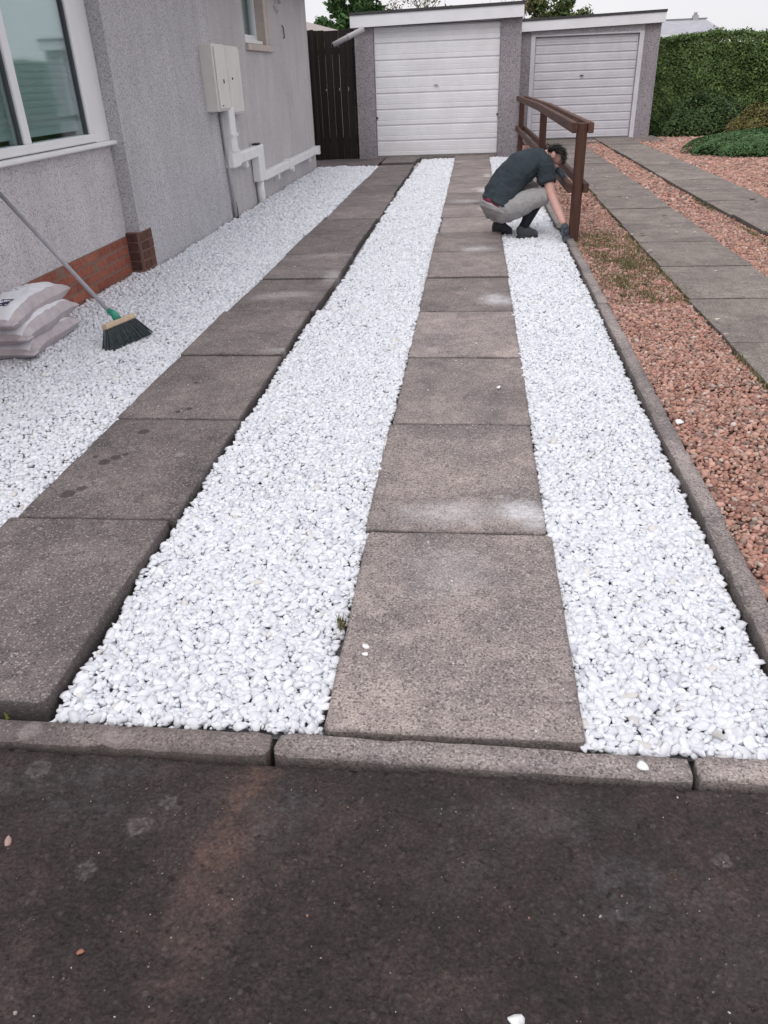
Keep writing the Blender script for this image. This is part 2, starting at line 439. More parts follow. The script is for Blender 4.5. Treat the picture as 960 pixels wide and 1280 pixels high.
M['mortar'] = plain('mortar', (.22, .135, .11), .95, .15, 40, .15, .5, 140)
t = NT('red_brick')
c = t.mix(t.rnd(), (.25, .085, .060), (.36, .135, .092))
c = t.mix(.7, c, t.ramp(t.noise(28, 4, .7), [(.3, (.55, .52, .52)), (.65, (1.15, 1.1, 1.1))]), 'MULTIPLY')
M['brick'] = t.done(c, .9, t.bump(t.noise(120, 3), .5, .005), .2)
t = NT('dark_brick')
c = t.mix(t.rnd(), (.085, .045, .038), (.15, .075, .06))
c = t.mix(.7, c, t.ramp(t.noise(28, 4, .7), [(.3, .55), (.65, 1.15)]), 'MULTIPLY')
M['brick_dark'] = t.done(c, .9, t.bump(t.noise(120, 3), .5, .005), .2)
def wood(name, ca, cb, scale=(30, 30, 2.5), rough=.75):
    t = NT(name)
    g = t.noise(1, 5, .65, vec=t.scaled(scale), dist=.4)
    c = t.mix(t.ramp(g, [(.3, 0.0), (.7, 1.0)]), ca, cb)
    r = t.math('ADD', t.math('MULTIPLY', t.rnd(), .5), .75)
    vm = t.n.new('ShaderNodeVectorMath'); vm.operation = 'SCALE'
    t.l.new(c, vm.inputs[0]); t.l.new(r, vm.inputs['Scale'])
    return t.done(vm.outputs[0], rough, t.bump(g, .4, .006), .3)
M['gate'] = wood('dark_stained_wood', (.012, .009, .009), (.034, .024, .022))
M['post'] = wood('brown_stained_post', (.040, .018, .013), (.095, .044, .032))
M['rail'] = wood('brown_stained_rail', (.052, .024, .018), (.135, .066, .048), (30, 2.5, 30))
M['pale_wood'] = wood('pale_wood', (.48, .36, .25), (.62, .49, .36), (60, 8, 60))
M['metal'] = plain('grey_painted_metal', (.34, .33, .37), .4, .12, 20, .5)
M['green_plastic'] = plain('green_plastic', (.02, .26, .17), .4, .1, 20, .5)
M['bristle'] = plain('dark_bristle', (.072, .088, .096), .6, .4, 60, .3)
M['bark'] = plain('bark', (.10, .08, .065), .95, .3, 20, .1, .6, 40)
M['room'] = plain('dim_room', (.25, .25, .25), .9, .1, 3, .1)
M['blind'] = plain('pale_blind', (.66, .74, .73), .7, .06, 3, .2)
# window pane: part mirror, part see-through
t = NT('window_glass')
gl = t.n.new('ShaderNodeBsdfGlossy'); gl.inputs['Roughness'].default_value = .04; gl.inputs['Color'].default_value = (.86, .93, .95, 1)
tr = t.n.new('ShaderNodeBsdfTransparent'); tr.inputs['Color'].default_value = (.86, .92, .92, 1)
ms = t.n.new('ShaderNodeMixShader'); ms.inputs[0].default_value = .20
t.l.new(tr.outputs[0], ms.inputs[1]); t.l.new(gl.outputs[0], ms.inputs[2])
t.l.new(ms.outputs[0], t.n['Material Output'].inputs['Surface'])
M['glass'] = t.m

# ------------------------------------------------------------------ ground and roads
def grid_mesh(name, x0, x1, y0, y1, step, zf, mat, parent=None):
    nx, ny = int(round((x1-x0)/step))+1, int(round((y1-y0)/step))+1
    X, Y = np.meshgrid(np.linspace(x0, x1, nx), np.linspace(y0, y1, ny))
    Z = zf(X, Y)
    V = np.stack([X, Y, Z], -1).reshape(-1, 3)
    i = np.arange(nx*ny).reshape(ny, nx)
    F = np.stack([i[:-1,:-1], i[:-1,1:], i[1:,1:], i[1:,:-1]], -1).reshape(-1, 4)
    return link(name, np_mesh(name, V, F, mat, True), parent)

g = MB().add([(-600,-600,-.16),(600,-600,-.16),(600,900,-.16),(-600,900,-.16)], [(0,1,2,3)]).build('ground', M['far_ground'])
tag(g, 'flat grassy ground far beyond hedge and garages', 'ground', kind='structure')
g = MB().add([(-40,-12,-.13),(60,-12,-.13),(60,-4.5,-.13),(-40,-4.5,-.13)], [(0,1,2,3)]).build('road', M['road'])
tag(g, 'asphalt road behind the photographer', 'road', kind='structure')

def pz(X, Y):
    z = -.009 + .0030*vnoise(X, Y, 7, 1) + .0018*vnoise(X, Y, 26, 2) + .0013*vnoise(X, Y, 60, 3) + .0008*vnoise(X, Y, 120, 4)
    # the broken edge along the kerb drops into a gap
    edge = 1.181 + .005*vnoise(X, X*0, 9, 5) + .004*vnoise(X, X*0, 40, 6)
    return np.where(Y > edge, z-.028, z)
g = grid_mesh('pavement', -1.7, 1.7, .0, 1.2, .0075, pz, M['asphalt'])
tag(g, 'dark damp worn asphalt pavement in front of the kerb', 'pavement', kind='structure')
k = MB().add([(-40,-4.4,-.034),(60,-4.4,-.034),(60,1.19,-.034),(-40,1.19,-.034)], [(0,1,2,3)]).build('asphalt_base', M['asphalt'], g)

# sheets under the gravel, tracks and garden
def sheet(name, x0, x1, y0, y1, z, mat, label, cat):
    o = MB().add([(x0,y0,z),(x1,y0,z),(x1,y1,z),(x0,y1,z)], [(0,1,2,3)]).build(name, mat)
    return tag(o, label, cat, kind='structure')
sheet('driveway_base', -2.9, .80, 1.19, 15.6, -.075, M['sub'], 'dark bed under the driveway slabs', 'driveway bed')
sheet('neighbour_driveway_base', .80, 3.95, 1.19, 18.8, -.074, M['sub'], 'bed under the red stone driveway next door', 'driveway bed')
sheet('garden_soil', 3.95, 30, 1.19, 24, -.072, M['soil'], 'brown soil of the garden bed before the hedge', 'soil')
# concrete apron at the garage and the side gate
def apz(X, Y): return -.012 + .003*vnoise(X, Y, 3, 8)
g = grid_mesh('garage_apron', -2.9, -1.62, 14.1, 15.55, .06, apz, M['apron'])
tag(g, 'dark concrete strip before the side gate', 'concrete apron', kind='structure')
g = grid_mesh('garage_forecourt', 1.0, 3.75, 17.3, 18.7, .08, lambda X, Y: -.004 + .004*vnoise(X, Y, 3, 9), M['slab_old'])
tag(g, 'grey concrete forecourt at the far garage door', 'concrete apron', kind='structure')

# ------------------------------------------------------------------ paving slabs and kerbs
def slab_mesh(name, L, Wd, T, seed, mat, nx=8, ny=11, chip=.006):
    r = np.random.default_rng(seed)
    xs, ys = np.linspace(-Wd/2, Wd/2, nx), np.linspace(-L/2, L/2, ny)
    if nx > 5: xs = np.sort(np.append(xs, [-Wd/2+.016, Wd/2-.016])); nx += 2
    if nx > 5: ys = np.sort(np.append(ys, [-L/2+.016, L/2-.016])); ny += 2
    V, F = [], []
    X, Y = np.meshgrid(xs, ys)
    Z = .0015*vnoise(X, Y, 6, seed)
    ring = (np.abs(X) > Wd/2-1e-6) | (np.abs(Y) > L/2-1e-6)
    j = np.abs(r.normal(0, chip*.5, X.shape))
    cx = np.sign(X)*j*(np.abs(X) > Wd/2-1e-6); cy = np.sign(Y)*j*(np.abs(Y) > L/2-1e-6)
    corner = (np.abs(X) > Wd/2-1e-6) & (np.abs(Y) > L/2-1e-6)
    cx[corner] += np.sign(X[corner])*.004; cy[corner] += np.sign(Y[corner])*.004
    inner = np.stack([X - np.sign(X)*.0022*(np.abs(X) > Wd/2-1e-6) - cx, Y - np.sign(Y)*.0022*(np.abs(Y) > L/2-1e-6) - cy, Z], -1)
    top = inner.reshape(-1, 3)
    i = np.arange(nx*ny).reshape(ny, nx)
    F += np.stack([i[:-1,:-1], i[:-1,1:], i[1:,1:], i[1:,:-1]], -1).reshape(-1, 4).tolist()
    loop = list(i[0, :]) + list(i[1:, -1]) + list(i[-1, -2::-1]) + list(i[-2:0:-1, 0])
    V = top.tolist()
    Xf, Yf, CX, CY = X.ravel(), Y.ravel(), cx.ravel(), cy.ravel()
    n0 = len(V)
    for q in loop: V.append((Xf[q]-CX[q]*.9, Yf[q]-CY[q]*.9, -.0025 - abs(r.normal(0, .0012))))
    n1 = len(V)
    for q in loop: V.append((Xf[q]-CX[q]*.5, Yf[q]-CY[q]*.5, -T))
    n = len(loop)
    for a in range(n):
        b = (a+1) % n
        F.append((loop[b], loop[a], n0+a, n0+b))
        F.append((n0+b, n0+a, n1+a, n1+b))
    Va = np.array(V)
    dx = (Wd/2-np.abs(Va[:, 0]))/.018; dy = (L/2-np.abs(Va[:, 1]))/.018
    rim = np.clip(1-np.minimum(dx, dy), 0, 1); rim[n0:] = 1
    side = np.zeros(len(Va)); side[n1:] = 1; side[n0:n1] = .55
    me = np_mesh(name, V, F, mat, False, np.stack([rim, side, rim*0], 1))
    return me

def track(label, pieces, mat, size, group='paved wheel tracks', seed0=0, T=.07):
    root = empty('paved_track', (pieces[0][0], pieces[0][1], 0), label, 'paved track', group, 'structure')
    ms = [slab_mesh('paving_slab', size[1], size[0], T, seed0+i, mat) for i in range(6)]
    o0 = Vector(root.location)
    for i, (x, y, z, rot, *s) in enumerate(pieces):
        sc = (s[0] if s else 1, s[1] if len(s) > 1 else 1, 1)
        tx, ty = random.gauss(0, .002), random.gauss(0, .002)
        link('paving_slab', ms[i % 6], root, Vector((x, y, z))-o0, (tx, ty, rot), sc)
    return root

# right track of our drive: slab centres every 0.91 m
P = []
for k in range(16):
    y = 1.277 + .9103*k + .455
    x = -.03 + .006*math.sin(k*2.1) + random.gauss(0, .006)
    if k == 0: x = -.024
    if k == 1: x = -.040
    if k == 2: x = -.030
    if y > 15.5: break
    P.append((x, y, random.uniform(-.008, .006), random.gauss(0, .005)))
P[-1] = (P[-1][0], 15.0, 0, 0, 1, .8)
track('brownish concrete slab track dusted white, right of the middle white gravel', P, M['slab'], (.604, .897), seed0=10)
P = []
for k in range(15):
    y = 2.215 + .9075*(k-1) + .454
    x = -1.315 + .012*math.sin(k*1.7) + (.0 if k < 4 else min(.03, .006*(k-4)))
    P.append((x, y, random.uniform(-.004, .004), random.gauss(0, .006), 1.0, 1.0))
P[0] = (P[0][0], P[0][1], .010, P[0][3], 1, 1)
P[-1] = (P[-1][0], 14.72, 0, 0, 1, .75)
P.append((-1.27, 15.2, 0, 0, 1.05, .45))
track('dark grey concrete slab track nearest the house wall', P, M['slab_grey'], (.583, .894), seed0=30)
P = []
ys = [1.6, 2.5, 3.37, 4.25, 5.18, 6.12, 7.05, 7.97, 8.9, 9.8, 10.7, 11.6, 12.5, 13.4, 14.3, 15.2, 16.1, 17.0, 17.8]
for a, b in zip(ys[:-1], ys[1:]):
    yc = (a+b)/2
    P.append((1.725 + .0055*(yc-4) + random.gauss(0, .006), yc, -.002+random.uniform(-.004, .004), random.gauss(0, .004), 1, (b-a)/.9))
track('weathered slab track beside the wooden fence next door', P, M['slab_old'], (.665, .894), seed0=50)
P = []
for k in range(14):
    yc = 5.6 + .905*k + .45
    P.append((2.835 + .11*max(0, (9-yc)/3) + random.gauss(0, .008), yc, .012+random.uniform(-.004, .004), random.gauss(0, .005)))
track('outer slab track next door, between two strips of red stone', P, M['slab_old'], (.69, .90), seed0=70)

def kerb(label, pieces, axis, w, group='concrete kerbs', seed0=0):
    a0 = pieces[0]
    root = empty('kerb', (a0[0], a0[1], 0), label, 'kerb', group, 'structure')
    o0 = Vector(root.location)
    ms = [slab_mesh('kerb_stone', .926, w, .12, seed0+i, M['kerb'], 4, 22, .007) for i in range(4)]
    for i, (x, y, z, rot) in enumerate(pieces):
        link('kerb_stone', ms[i % 4], root, Vector((x, y, z))-o0, (random.gauss(0,.004), random.gauss(0,.01), rot))
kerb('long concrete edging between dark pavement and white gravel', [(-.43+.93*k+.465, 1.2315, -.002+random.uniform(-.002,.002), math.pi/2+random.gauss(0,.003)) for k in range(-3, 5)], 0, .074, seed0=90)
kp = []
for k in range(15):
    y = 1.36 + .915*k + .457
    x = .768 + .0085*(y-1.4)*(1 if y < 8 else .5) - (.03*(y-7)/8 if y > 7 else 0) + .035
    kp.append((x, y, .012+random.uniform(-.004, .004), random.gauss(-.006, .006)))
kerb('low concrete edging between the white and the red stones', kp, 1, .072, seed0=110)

# ------------------------------------------------------------------ gravel
def ico(sub):
    bm = bmesh.new(); bmesh.ops.create_icosphere(bm, subdivisions=sub, radius=1)
    V = np.array([v.co for v in bm.verts]); F = np.array([[v.index for v in f.verts] for f in bm.faces]); bm.free()
    return V, F
ICO = {1: ico(1), 2: ico(2)}
def stone_variants(sub, n, seed, cuts=11, rough=.10):
    r = np.random.default_rng(seed); out = []
    for _ in range(n):
        V, F = ICO[sub]; V = V.copy()
        for _c in range(cuts):
            d = r.normal(size=3); d /= np.linalg.norm(d)
            lim = r.uniform(.50, .82)
            s = V @ d
            over = s > lim
            V[over] -= np.outer(s[over]-lim, d)
        V *= 1 + r.normal(0, rough*.4, (len(V), 1))
        out.append(V)
    return out
STONES = {1: stone_variants(1, 24, 3, 4, .2), 2: stone_variants(2, 24, 4, 11, .12)}
for _k in STONES: STONES[_k] = [v_/np.sqrt((v_**2).sum(1)).mean()*.94 for v_ in STONES[_k]]

def rot_mats(n, r, tilt=.36):
    a = r.uniform(0, 2*math.pi, n); b = r.normal(0, tilt, n); c = r.normal(0, tilt, n)
    ca, sa, cb, sb, cc, sc = np.cos(a), np.sin(a), np.cos(b), np.sin(b), np.cos(c), np.sin(c)
    Z = np.zeros(n); O = np.ones(n)
    Rz = np.stack([ca,-sa,Z, sa,ca,Z, Z,Z,O], -1).reshape(-1,3,3)
    Rx = np.stack([O,Z,Z, Z,cb,-sb, Z,sb,cb], -1).reshape(-1,3,3)
    Ry = np.stack([cc,Z,sc, Z,O,Z, -sc,Z,cc], -1).reshape(-1,3,3)
    return Rx @ Ry @ Rz

def stones(P, size, tint, sub, r, flat=.58):
    """baked stones at points P"""
    n = len(P)
    sh = np.stack([size*r.uniform(.9, 1.45, n), size*r.uniform(.75, 1.05, n), size*r.uniform(flat*.75, flat*1.3, n)], -1)
    Rm = rot_mats(n, r)
    k = r.integers(0, 24, n)
    base = np.stack(STONES[sub])[k]                       # n, nv, 3
    V = np.einsum('nij,nvj->nvi', Rm, base*sh[:, None, :]) + P[:, None, :]
    nv = V.shape[1]; F = ICO[sub][1]
    Fa = (F[None] + (np.arange(n)*nv)[:, None, None]).reshape(-1, 3)
    return V.reshape(-1, 3), Fa, np.repeat(tint, nv, 0)

def jitter(x0, x1, y0, y1, s, r):
    X, Y = np.meshgrid(np.arange(x0+s/2, x1, s), np.arange(y0+s/2, y1, s*.93))
    X = X + (np.arange(X.shape[0]) % 2)[:, None]*s/2
    X = X + r.uniform(-.36, .36, X.shape)*s; Y = Y + r.uniform(-.36, .36, Y.shape)*s
    return X.ravel(), Y.ravel()

def white_tint(n, r):
    base = r.choice(4, n, p=[.70, .20, .085, .015])
    cols = np.array([[.775,.785,.83],[.735,.75,.80],[.64,.66,.72],[.70,.675,.65]])[base]
    return np.clip(cols*r.uniform(.9, 1.08, (n, 1)), 0, .92)
def red_tint(n, r):
    base = r.choice(6, n, p=[.34, .26, .16, .12, .08, .04])
    cols = np.array([[.44,.235,.18],[.53,.32,.255],[.29,.145,.12],[.36,.25,.205],[.20,.14,.12],[.55,.45,.40]])[base]
    return np.clip(cols*r.uniform(.75, 1.2, (n, 1)), 0, .9)

def gravel(name, label, cat, group, bands, inside, zf, tintf, bed, seed, pebbles=0, rad=.0142):
    """bands: (x0, x1, y0, y1, spacing, subdivision, layers)"""
    r = np.random.default_rng(seed)
    Vs, Fs, Cs, nv = [], [], [], 0
    near = None
    bx = [b[0] for b in bands] + [b[1] for b in bands]; by = [b[2] for b in bands] + [b[3] for b in bands]
    for (x0, x1, y0, y1, s, sub, layers) in bands:
        for lay in (range(layers) if layers > 0 else range(1, 1-layers)):
            x, y = jitter(x0, x1, y0, y1, s, r)
            keep = inside(x, y, lay)
            x, y = x[keep], y[keep]
            n = len(x)
            size = rad*(s/.0245)*np.clip(np.exp(r.normal(0, .30, n)), .5, 1.65)
            z = zf(x, y) - lay*.0048*(s/.0205) + r.normal(0, .0016, n)
            P = np.stack([x, y, z], -1); T = tintf(n, r)
            if pebbles and lay == 0 and near is None:
                o = np.argsort((x-.0)**2 + y**2 - size*6)[:pebbles]
                near = (P[o], size[o], T[o]); m_ = np.ones(n, bool); m_[o] = False
                P, size, T = P[m_], size[m_], T[m_]
            V, F, C = stones(P, size, T, sub, r)
            Vs.append(V); Fs.append(F+nv); Cs.append(C); nv += len(V)
    V, F, C = np.concatenate(Vs), np.concatenate(Fs), np.concatenate(Cs)
    o = link(name, np_mesh(name, V, F, M['stone'], True, C))
    tag(o, label, cat, group, 'stuff')
    ORG[o.name] = Vector((0,0,0))
    # the bed the stones lie on
    b = MB()
    X = np.arange(min(bx), max(bx)+.05, .1); Y = np.arange(min(by), max(by)+.2, .25)
    b.add([(min(bx), max(1.31, min(by)), -.066), (max(bx), max(1.31, min(by)), -.066), (max(bx), max(by), -.066), (min(bx), max(by), -.066)], [(0,1,2,3)])
    b.build('gravel_bed', bed, o)
    if near is not None:
        vm = []
        for i in range(30):
            Vv = STONES[2][i % 24]*np.array([1.25*r.uniform(.85,1.15), .9*r.uniform(.85,1.1), .58*r.uniform(.8,1.2)])
            vm.append(np_mesh('pebble', Vv, ICO[2][1], M['stone'], True, np.repeat(tintf(1, r), len(Vv), 0)))
        for i in range(len(near[0])):
            s_ = float(near[1][i])
            link('pebble', vm[i % 30], o, tuple(near[0][i]), (r.normal(0,.4), r.normal(0,.4), r.uniform(0, 6.28)), (s_, s_, s_))
    return o

zw = lambda x, y: -.020 + .008*vnoise(x, y, 3.2, 21) + .005*vnoise(x, y, 9, 22)
edge = lambda y, s, a=.012: a*vnoise(y, y*0, 6, s) + a*.6*vnoise(y, y*0, 19, s+1)
def in_mid(x, y, lay):
    return (x > -1.005 + .035*(y > 5) + edge(y, 31) + .055*np.clip((y-10)/5, 0, 1)) & (x < -.335 + edge(y, 33, .008)) & (y > 1.292) & (y < 14.98)
def in_right(x, y, lay):
    lim = .768 + .0085*(y-1.4)*np.where(y < 8, 1, .5) - np.where(y > 7, .03*(y-7)/8, 0)
    return (x > .262 + edge(y, 35, .010)) & (x < lim - .012) & (y > 1.285) & (y < 14.95)
def in_left(x, y, lay):
    xl = np.where(y < 6.24, -2.74, -2.63)
    return (x < -1.605 + edge(y, 37, .014) + .03*np.clip((y-9)/4, 0, 1)) & (x > xl) & (y > 1.30) & (y < 14.08 + edge(x, 39, .02))
GW = 'strips of white gravel'
gravel('white_gravel', 'long strip of white stone chippings between the two slab tracks', 'gravel', GW,
       [(-1.06,-.30,1.28,2.5,.0186,2,1), (-1.06,-.30,1.28,2.5,.0190,1,-2), (-1.06,-.30,2.5,4.6,.0198,1,3), (-1.06,-.30,4.6,8,.0235,1,2), (-1.06,-.30,8,15.0,.033,1,2)], in_mid, zw, white_tint, M['white_bed'], 41, 300)
gravel('white_gravel', 'white stone chippings between the brownish slabs and the low edging with the fence', 'gravel', GW,
       [(.26,.84,1.28,2.5,.0186,2,1), (.26,.84,1.28,2.5,.0190,1,-2), (.26,.86,2.5,4.6,.0198,1,3), (.26,.86,4.6,8,.0235,1,2), (.26,.86,8,15.0,.033,1,2)], in_right, zw, white_tint, M['white_bed'], 42, 300)
gravel('white_gravel', 'wide area of white stone chippings along the foot of the house', 'gravel', GW,
       [(-2.76,-1.57,1.9,4.4,.0212,1,2), (-2.76,-1.57,4.4,8.2,.0245,1,2), (-2.66,-1.57,8.2,14.2,.036,1,2)], in_left, zw, white_tint, M['white_bed'], 43)
zr = lambda x, y: -.024 + .007*vnoise(x, y, 3, 51) + .005*vnoise(x, y, 8, 52)
GR = 'strips of red stone chippings'
lim = lambda y: .768 + .0085*(y-1.4)*np.where(y < 8, 1, .5) - np.where(y > 7, .03*(y-7)/8, 0) + .072
in_r1 = lambda x, y, lay: (x > lim(y) + .012) & (x < 1.392 + .0055*(y-4) + edge(y, 55, .012)) & (y < 17.4)
gravel('red_gravel', 'reddish stone chippings with moss between the low edging and the slabs next door', 'gravel', GR,
       [(.84,1.43,1.45,5.0,.0215,1,2), (.84,1.46,5.0,9.0,.025,1,2), (.80,1.48,9.0,17.4,.04,1,1)], in_r1, zr, red_tint, M['red_bed'], 44, rad=.0125)
in_r2 = lambda x, y, lay: (x > 2.062 + .0055*(y-4) + edge(y, 57, .02)) & (x < 2.488 + .11*np.clip((9-y)/3, 0, 2)) & (y < 17.9)
gravel('red_gravel', 'reddish stone strip running between the two slab tracks next door', 'gravel', GR,
       [(2.03,2.7,4.0,9.0,.025,1,2), (2.03,2.5,9.0,18.0,.04,1,1)], in_r2, zr, red_tint, M['red_bed'], 45, rad=.0125)
in_r3 = lambda x, y, lay: (x > 3.185 + edge(y, 59, .02)) & (x < 4.9 + .3*vnoise(y, y*0, .7, 60)) & (y < 18.4)
gravel('red_gravel', 'outermost reddish stone strip below the mown green cushion plant', 'gravel', GR,
       [(3.16,5.2,6.5,12.0,.034,1,1), (3.16,5.2,12.0,18.4,.042,1,1)], in_r3, zr, red_tint, M['red_bed'], 46, rad=.0145)

# loose stones kicked out of the beds
def lone(name, x, y, z, s, tint, label, cat='stone'):
    r = np.random.default_rng(int(abs(x*1000)+abs(y*100)))
    V = STONES[2][int(r.integers(0, 24))]*np.array([1.35, .9, .6])*s
    o = link(name, np_mesh(name, V, ICO[2][1], M['stone'], True, np.tile(tint, (len(V), 1))), None, (x, y, z+s*.4), (.1, .1, r.uniform(0, 6)))
    tag(o, label, cat)
wt = np.array([[.86,.86,.87]])
lone('pebble', -.26, 1.583, .001, .0085, wt, 'upper of two small white stones on the nearest brownish slab', 'pebble')
lone('pebble', -.257, 1.555, .001, .0075, wt, 'lower of two small white stones on the nearest brownish slab', 'pebble')
lone('pebble', .39, 1.226, -.004, .012, wt, 'long white stone lying on the concrete edging', 'pebble')
lone('pebble', .095, .684, -.009, .012, wt, 'white stone on dark asphalt at the bottom of the picture', 'pebble')
lone('pebble', .885, 3.128, -.005, .016, wt, 'white stone in the red chippings behind the edging', 'pebble')
lone('pebble', .14, 3.53, .001, .010, wt, 'white stone chip on the third brownish slab', 'pebble')
lone('pebble', -.915, .943, -.008, .009, np.array([[.42,.28,.25]]), 'pinkish stone on the asphalt at the left edge', 'pebble')
lone('pebble', -.665, .735, -.009, .006, np.array([[.33,.15,.11]]), 'small orange stone on the dark asphalt', 'pebble')
lone('pebble', -.945, .925, -.009, .017, np.array([[.10,.05,.045]]), 'dark brown stone beside the pinkish stone', 'pebble')
# grit and chips too small to count
r = np.random.default_rng(77)
n = 420
x = r.uniform(-1.1, .9, n); y = r.uniform(.6, 1.17, n)
T = np.array([[.34,.30,.27],[.26,.15,.12],[.5,.48,.46],[.12,.095,.085]])[r.choice(4, n, p=[.3,.25,.08,.37])]
V, F, C = stones(np.stack([x, y, pz(x, y)+.0005], -1), .0012*np.exp(r.normal(0, .45, n)), T, 1, r)
tag(link('grit', np_mesh('grit', V, F, M['stone'], True, C)), 'tiny grit scattered over the dark asphalt', 'grit', kind='stuff')
n = 420
k = r.integers(0, 2, n)
y = r.uniform(1.3, 9, n); x = np.where(k == 0, r.uniform(-.31, .26, n), r.uniform(-1.58, -1.04, n))
V, F, C = stones(np.stack([x, y, np.full(n, .003)], -1), .0022*np.exp(r.normal(0, .4, n)), np.tile([[.7,.7,.7]], (n, 1)), 1, r)
tag(link('stone_chips', np_mesh('stone_chips', V, F, M['stone'], True, C)), 'tiny white chips scattered on the slab tracks', 'chips', kind='stuff')
def petals(name, n, xr, yr, z, cols, s, label, seed):
    r = np.random.default_rng(seed)
    x, y = r.uniform(*xr, n), r.uniform(*yr, n)
    a = r.uniform(0, 6.28, n); sz = s*np.exp(r.normal(0, .3, n))
    q = np.array([[-1,-.5,0],[1,-.5,.25],[1,.5,0],[-1,.5,.3]])
    ca, sa = np.cos(a), np.sin(a)
    V = np.stack([ca[:,None]*q[:,0]-sa[:,None]*q[:,1], sa[:,None]*q[:,0]+ca[:,None]*q[:,1], np.tile(q[:,2], (n,1))], -1)*sz[:,None,None]
    V += np.stack([x, y, np.full(n, z)], -1)[:,None,:]
    C = np.repeat(np.array(cols)[r.integers(0, len(cols), n)], 4, 0)
    F = np.arange(4*n).reshape(n, 4)
    o = link(name, np_mesh(name, V.reshape(-1,3), F, M['leaf'], False, C))
    tag(o, label, 'leaf litter', kind='stuff')
petals('leaf_litter', 150, (1.4, 3.1), (4, 17.5), .016, [[.55,.5,.44],[.10,.06,.04],[.16,.1,.07],[.5,.42,.4]], .016, 'fallen petals and dead leaves on the slabs next door', 5)

# ------------------------------------------------------------------ plants on the ground
def blades(n, cx, cy, rx, ry, zf, h, cols, r, lean=.5, w=.004, mask=None):
    t = np.sqrt(r.uniform(0, 1, n)); a = r.uniform(0, 6.28, n)
    x, y = cx+rx*t*np.cos(a), cy+ry*t*np.sin(a)
    z = zf(x, y)
    hh = h*np.exp(r.normal(0, .3, n)); b = r.uniform(0, 6.28, n); ln = r.uniform(.1, lean, n)*hh
    d = np.stack([np.cos(b), np.sin(b), 0*b], -1); s = np.stack([-np.sin(b), np.cos(b), 0*b], -1)
    P = np.stack([x, y, z], -1)
    V = np.stack([P - s*w, P + s*w, P + d*ln[:,None] + np.array([0,0,1])*hh[:,None]], 1)
    c = np.array(cols)[r.integers(0, len(cols), n)]*r.uniform(.7, 1.25, (n, 1))
    return V.reshape(-1, 3), np.arange(3*n).reshape(n, 3), np.repeat(c, 3, 0)
def collect(parts):
    V, F, C, k = [], [], [], 0
    for v, f, c in parts:
        V.append(v); F.append(f+k); C.append(c); k += len(v)
    return np.concatenate(V), np.concatenate(F), np.concatenate(C)
r = np.random.default_rng(91)
GC = [[.085,.11,.035],[.125,.14,.045],[.19,.165,.075],[.21,.16,.10]]
ps = []
for _ in range(170):
    y = r.choice([r.uniform(5.2, 6.6), r.uniform(6.3, 7.6)]); x = r.uniform(.92, 1.41)
    ps.append(blades(int(r.integers(15, 60)), x, y, r.uniform(.04, .13), r.uniform(.05, .2), lambda a, b: zr(a, b)+.006, .018, GC, r, 1.0, .003))
for _ in range(55):
    y = r.uniform(2.0, 17); x = 1.395+.0055*(y-4)-.012
    ps.append(blades(18, x, y, .015, .12, lambda a, b: zr(a, b)+.008, .022, GC, r, .8, .004))
for _ in range(30):
    y = r.uniform(6, 9.5); ps.append(blades(14, 2.46, y, .03, .15, lambda a, b: zr(a, b)+.006, .025, GC, r, .8, .004))
ps.append(blades(12, -1.155, 1.285, .05, .006, lambda a, b: a*0-.02, .016, [[.16,.2,.03]], r, .8, .004))
ps.append(blades(30, -.345, 1.70, .012, .02, lambda a, b: a*0-.02, .028, GC, r, .8, .003))
V, F, C = collect(ps)
tag(link('weeds', np_mesh('weeds', V, F, M['leaf'], False, C)), 'low green moss and weeds growing through the red stones', 'weeds', kind='stuff')

def leaf_cloud(P, N, size, cols, r, up=.3, spread=.7, var=.25):
    """one small kite-shaped leaf at each point"""
    n = len(P)
    nrm = N + r.normal(0, spread, (n, 3)) + np.array([0, 0, up]); nrm /= np.linalg.norm(nrm, axis=1, keepdims=True)
    a = r.normal(size=(n, 3)); a -= nrm*(a*nrm).sum(1, keepdims=True); a /= np.linalg.norm(a, axis=1, keepdims=True)
    b = np.cross(nrm, a)
    s = (size*np.exp(r.normal(0, .3, n)))[:, None]
    V = np.stack([P - a*s, P + b*s*.45 + nrm*s*.12, P + a*s, P - b*s*.45 + nrm*s*.12], 1)
    c = np.array(cols)[r.integers(0, len(cols), n)]*np.exp(r.normal(0, var, (n, 1)))
    return V.reshape(-1, 3), np.arange(4*n).reshape(n, 4), np.repeat(c, 4, 0)

# hedge: shaggy leafy body, tapering and uneven along the top
r = np.random.default_rng(101)
hx0, hx1 = 3.75, 13.5
htop = lambda x: 1.74 + .05*(x-4)/2 + .07*vnoise(x, x*0, 1.3, 61) + .05*vnoise(x, x*0, 5, 62)
hfront = lambda x, z: 19.75 + .10*vnoise(x, z, 1.6, 63) + .07*vnoise(x, z, 4.5, 64) + .12*(z/1.9)**2
hg = empty('hedge', (7, 20.3, -.07), 'tall clipped dark green hedge to the right of the garages', 'hedge')
n = 72000
x = r.uniform(hx0, hx1, n)*1.0; x = hx0 + (hx1-hx0)*r.uniform(0, 1, n)**1.5
z = r.uniform(-.05, 1.0, n)*htop(x); zz = z.copy()
y = hfront(x, z) + np.abs(r.normal(0, .07, n)) - .03
P1 = np.stack([x, y, z], -1); N1 = np.tile([[0, -1, .2]], (n, 1))
n2 = 22000
x = hx0 + (hx1-hx0)*r.uniform(0, 1, n2)**1.4; y = r.uniform(19.8, 20.9, n2)
P2 = np.stack([x, y, htop(x) + .03*vnoise(x, y, 3, 65) + r.normal(0, .03, n2)], -1); N2 = np.tile([[0, 0, 1.]], (n2, 1))
n3 = 1500
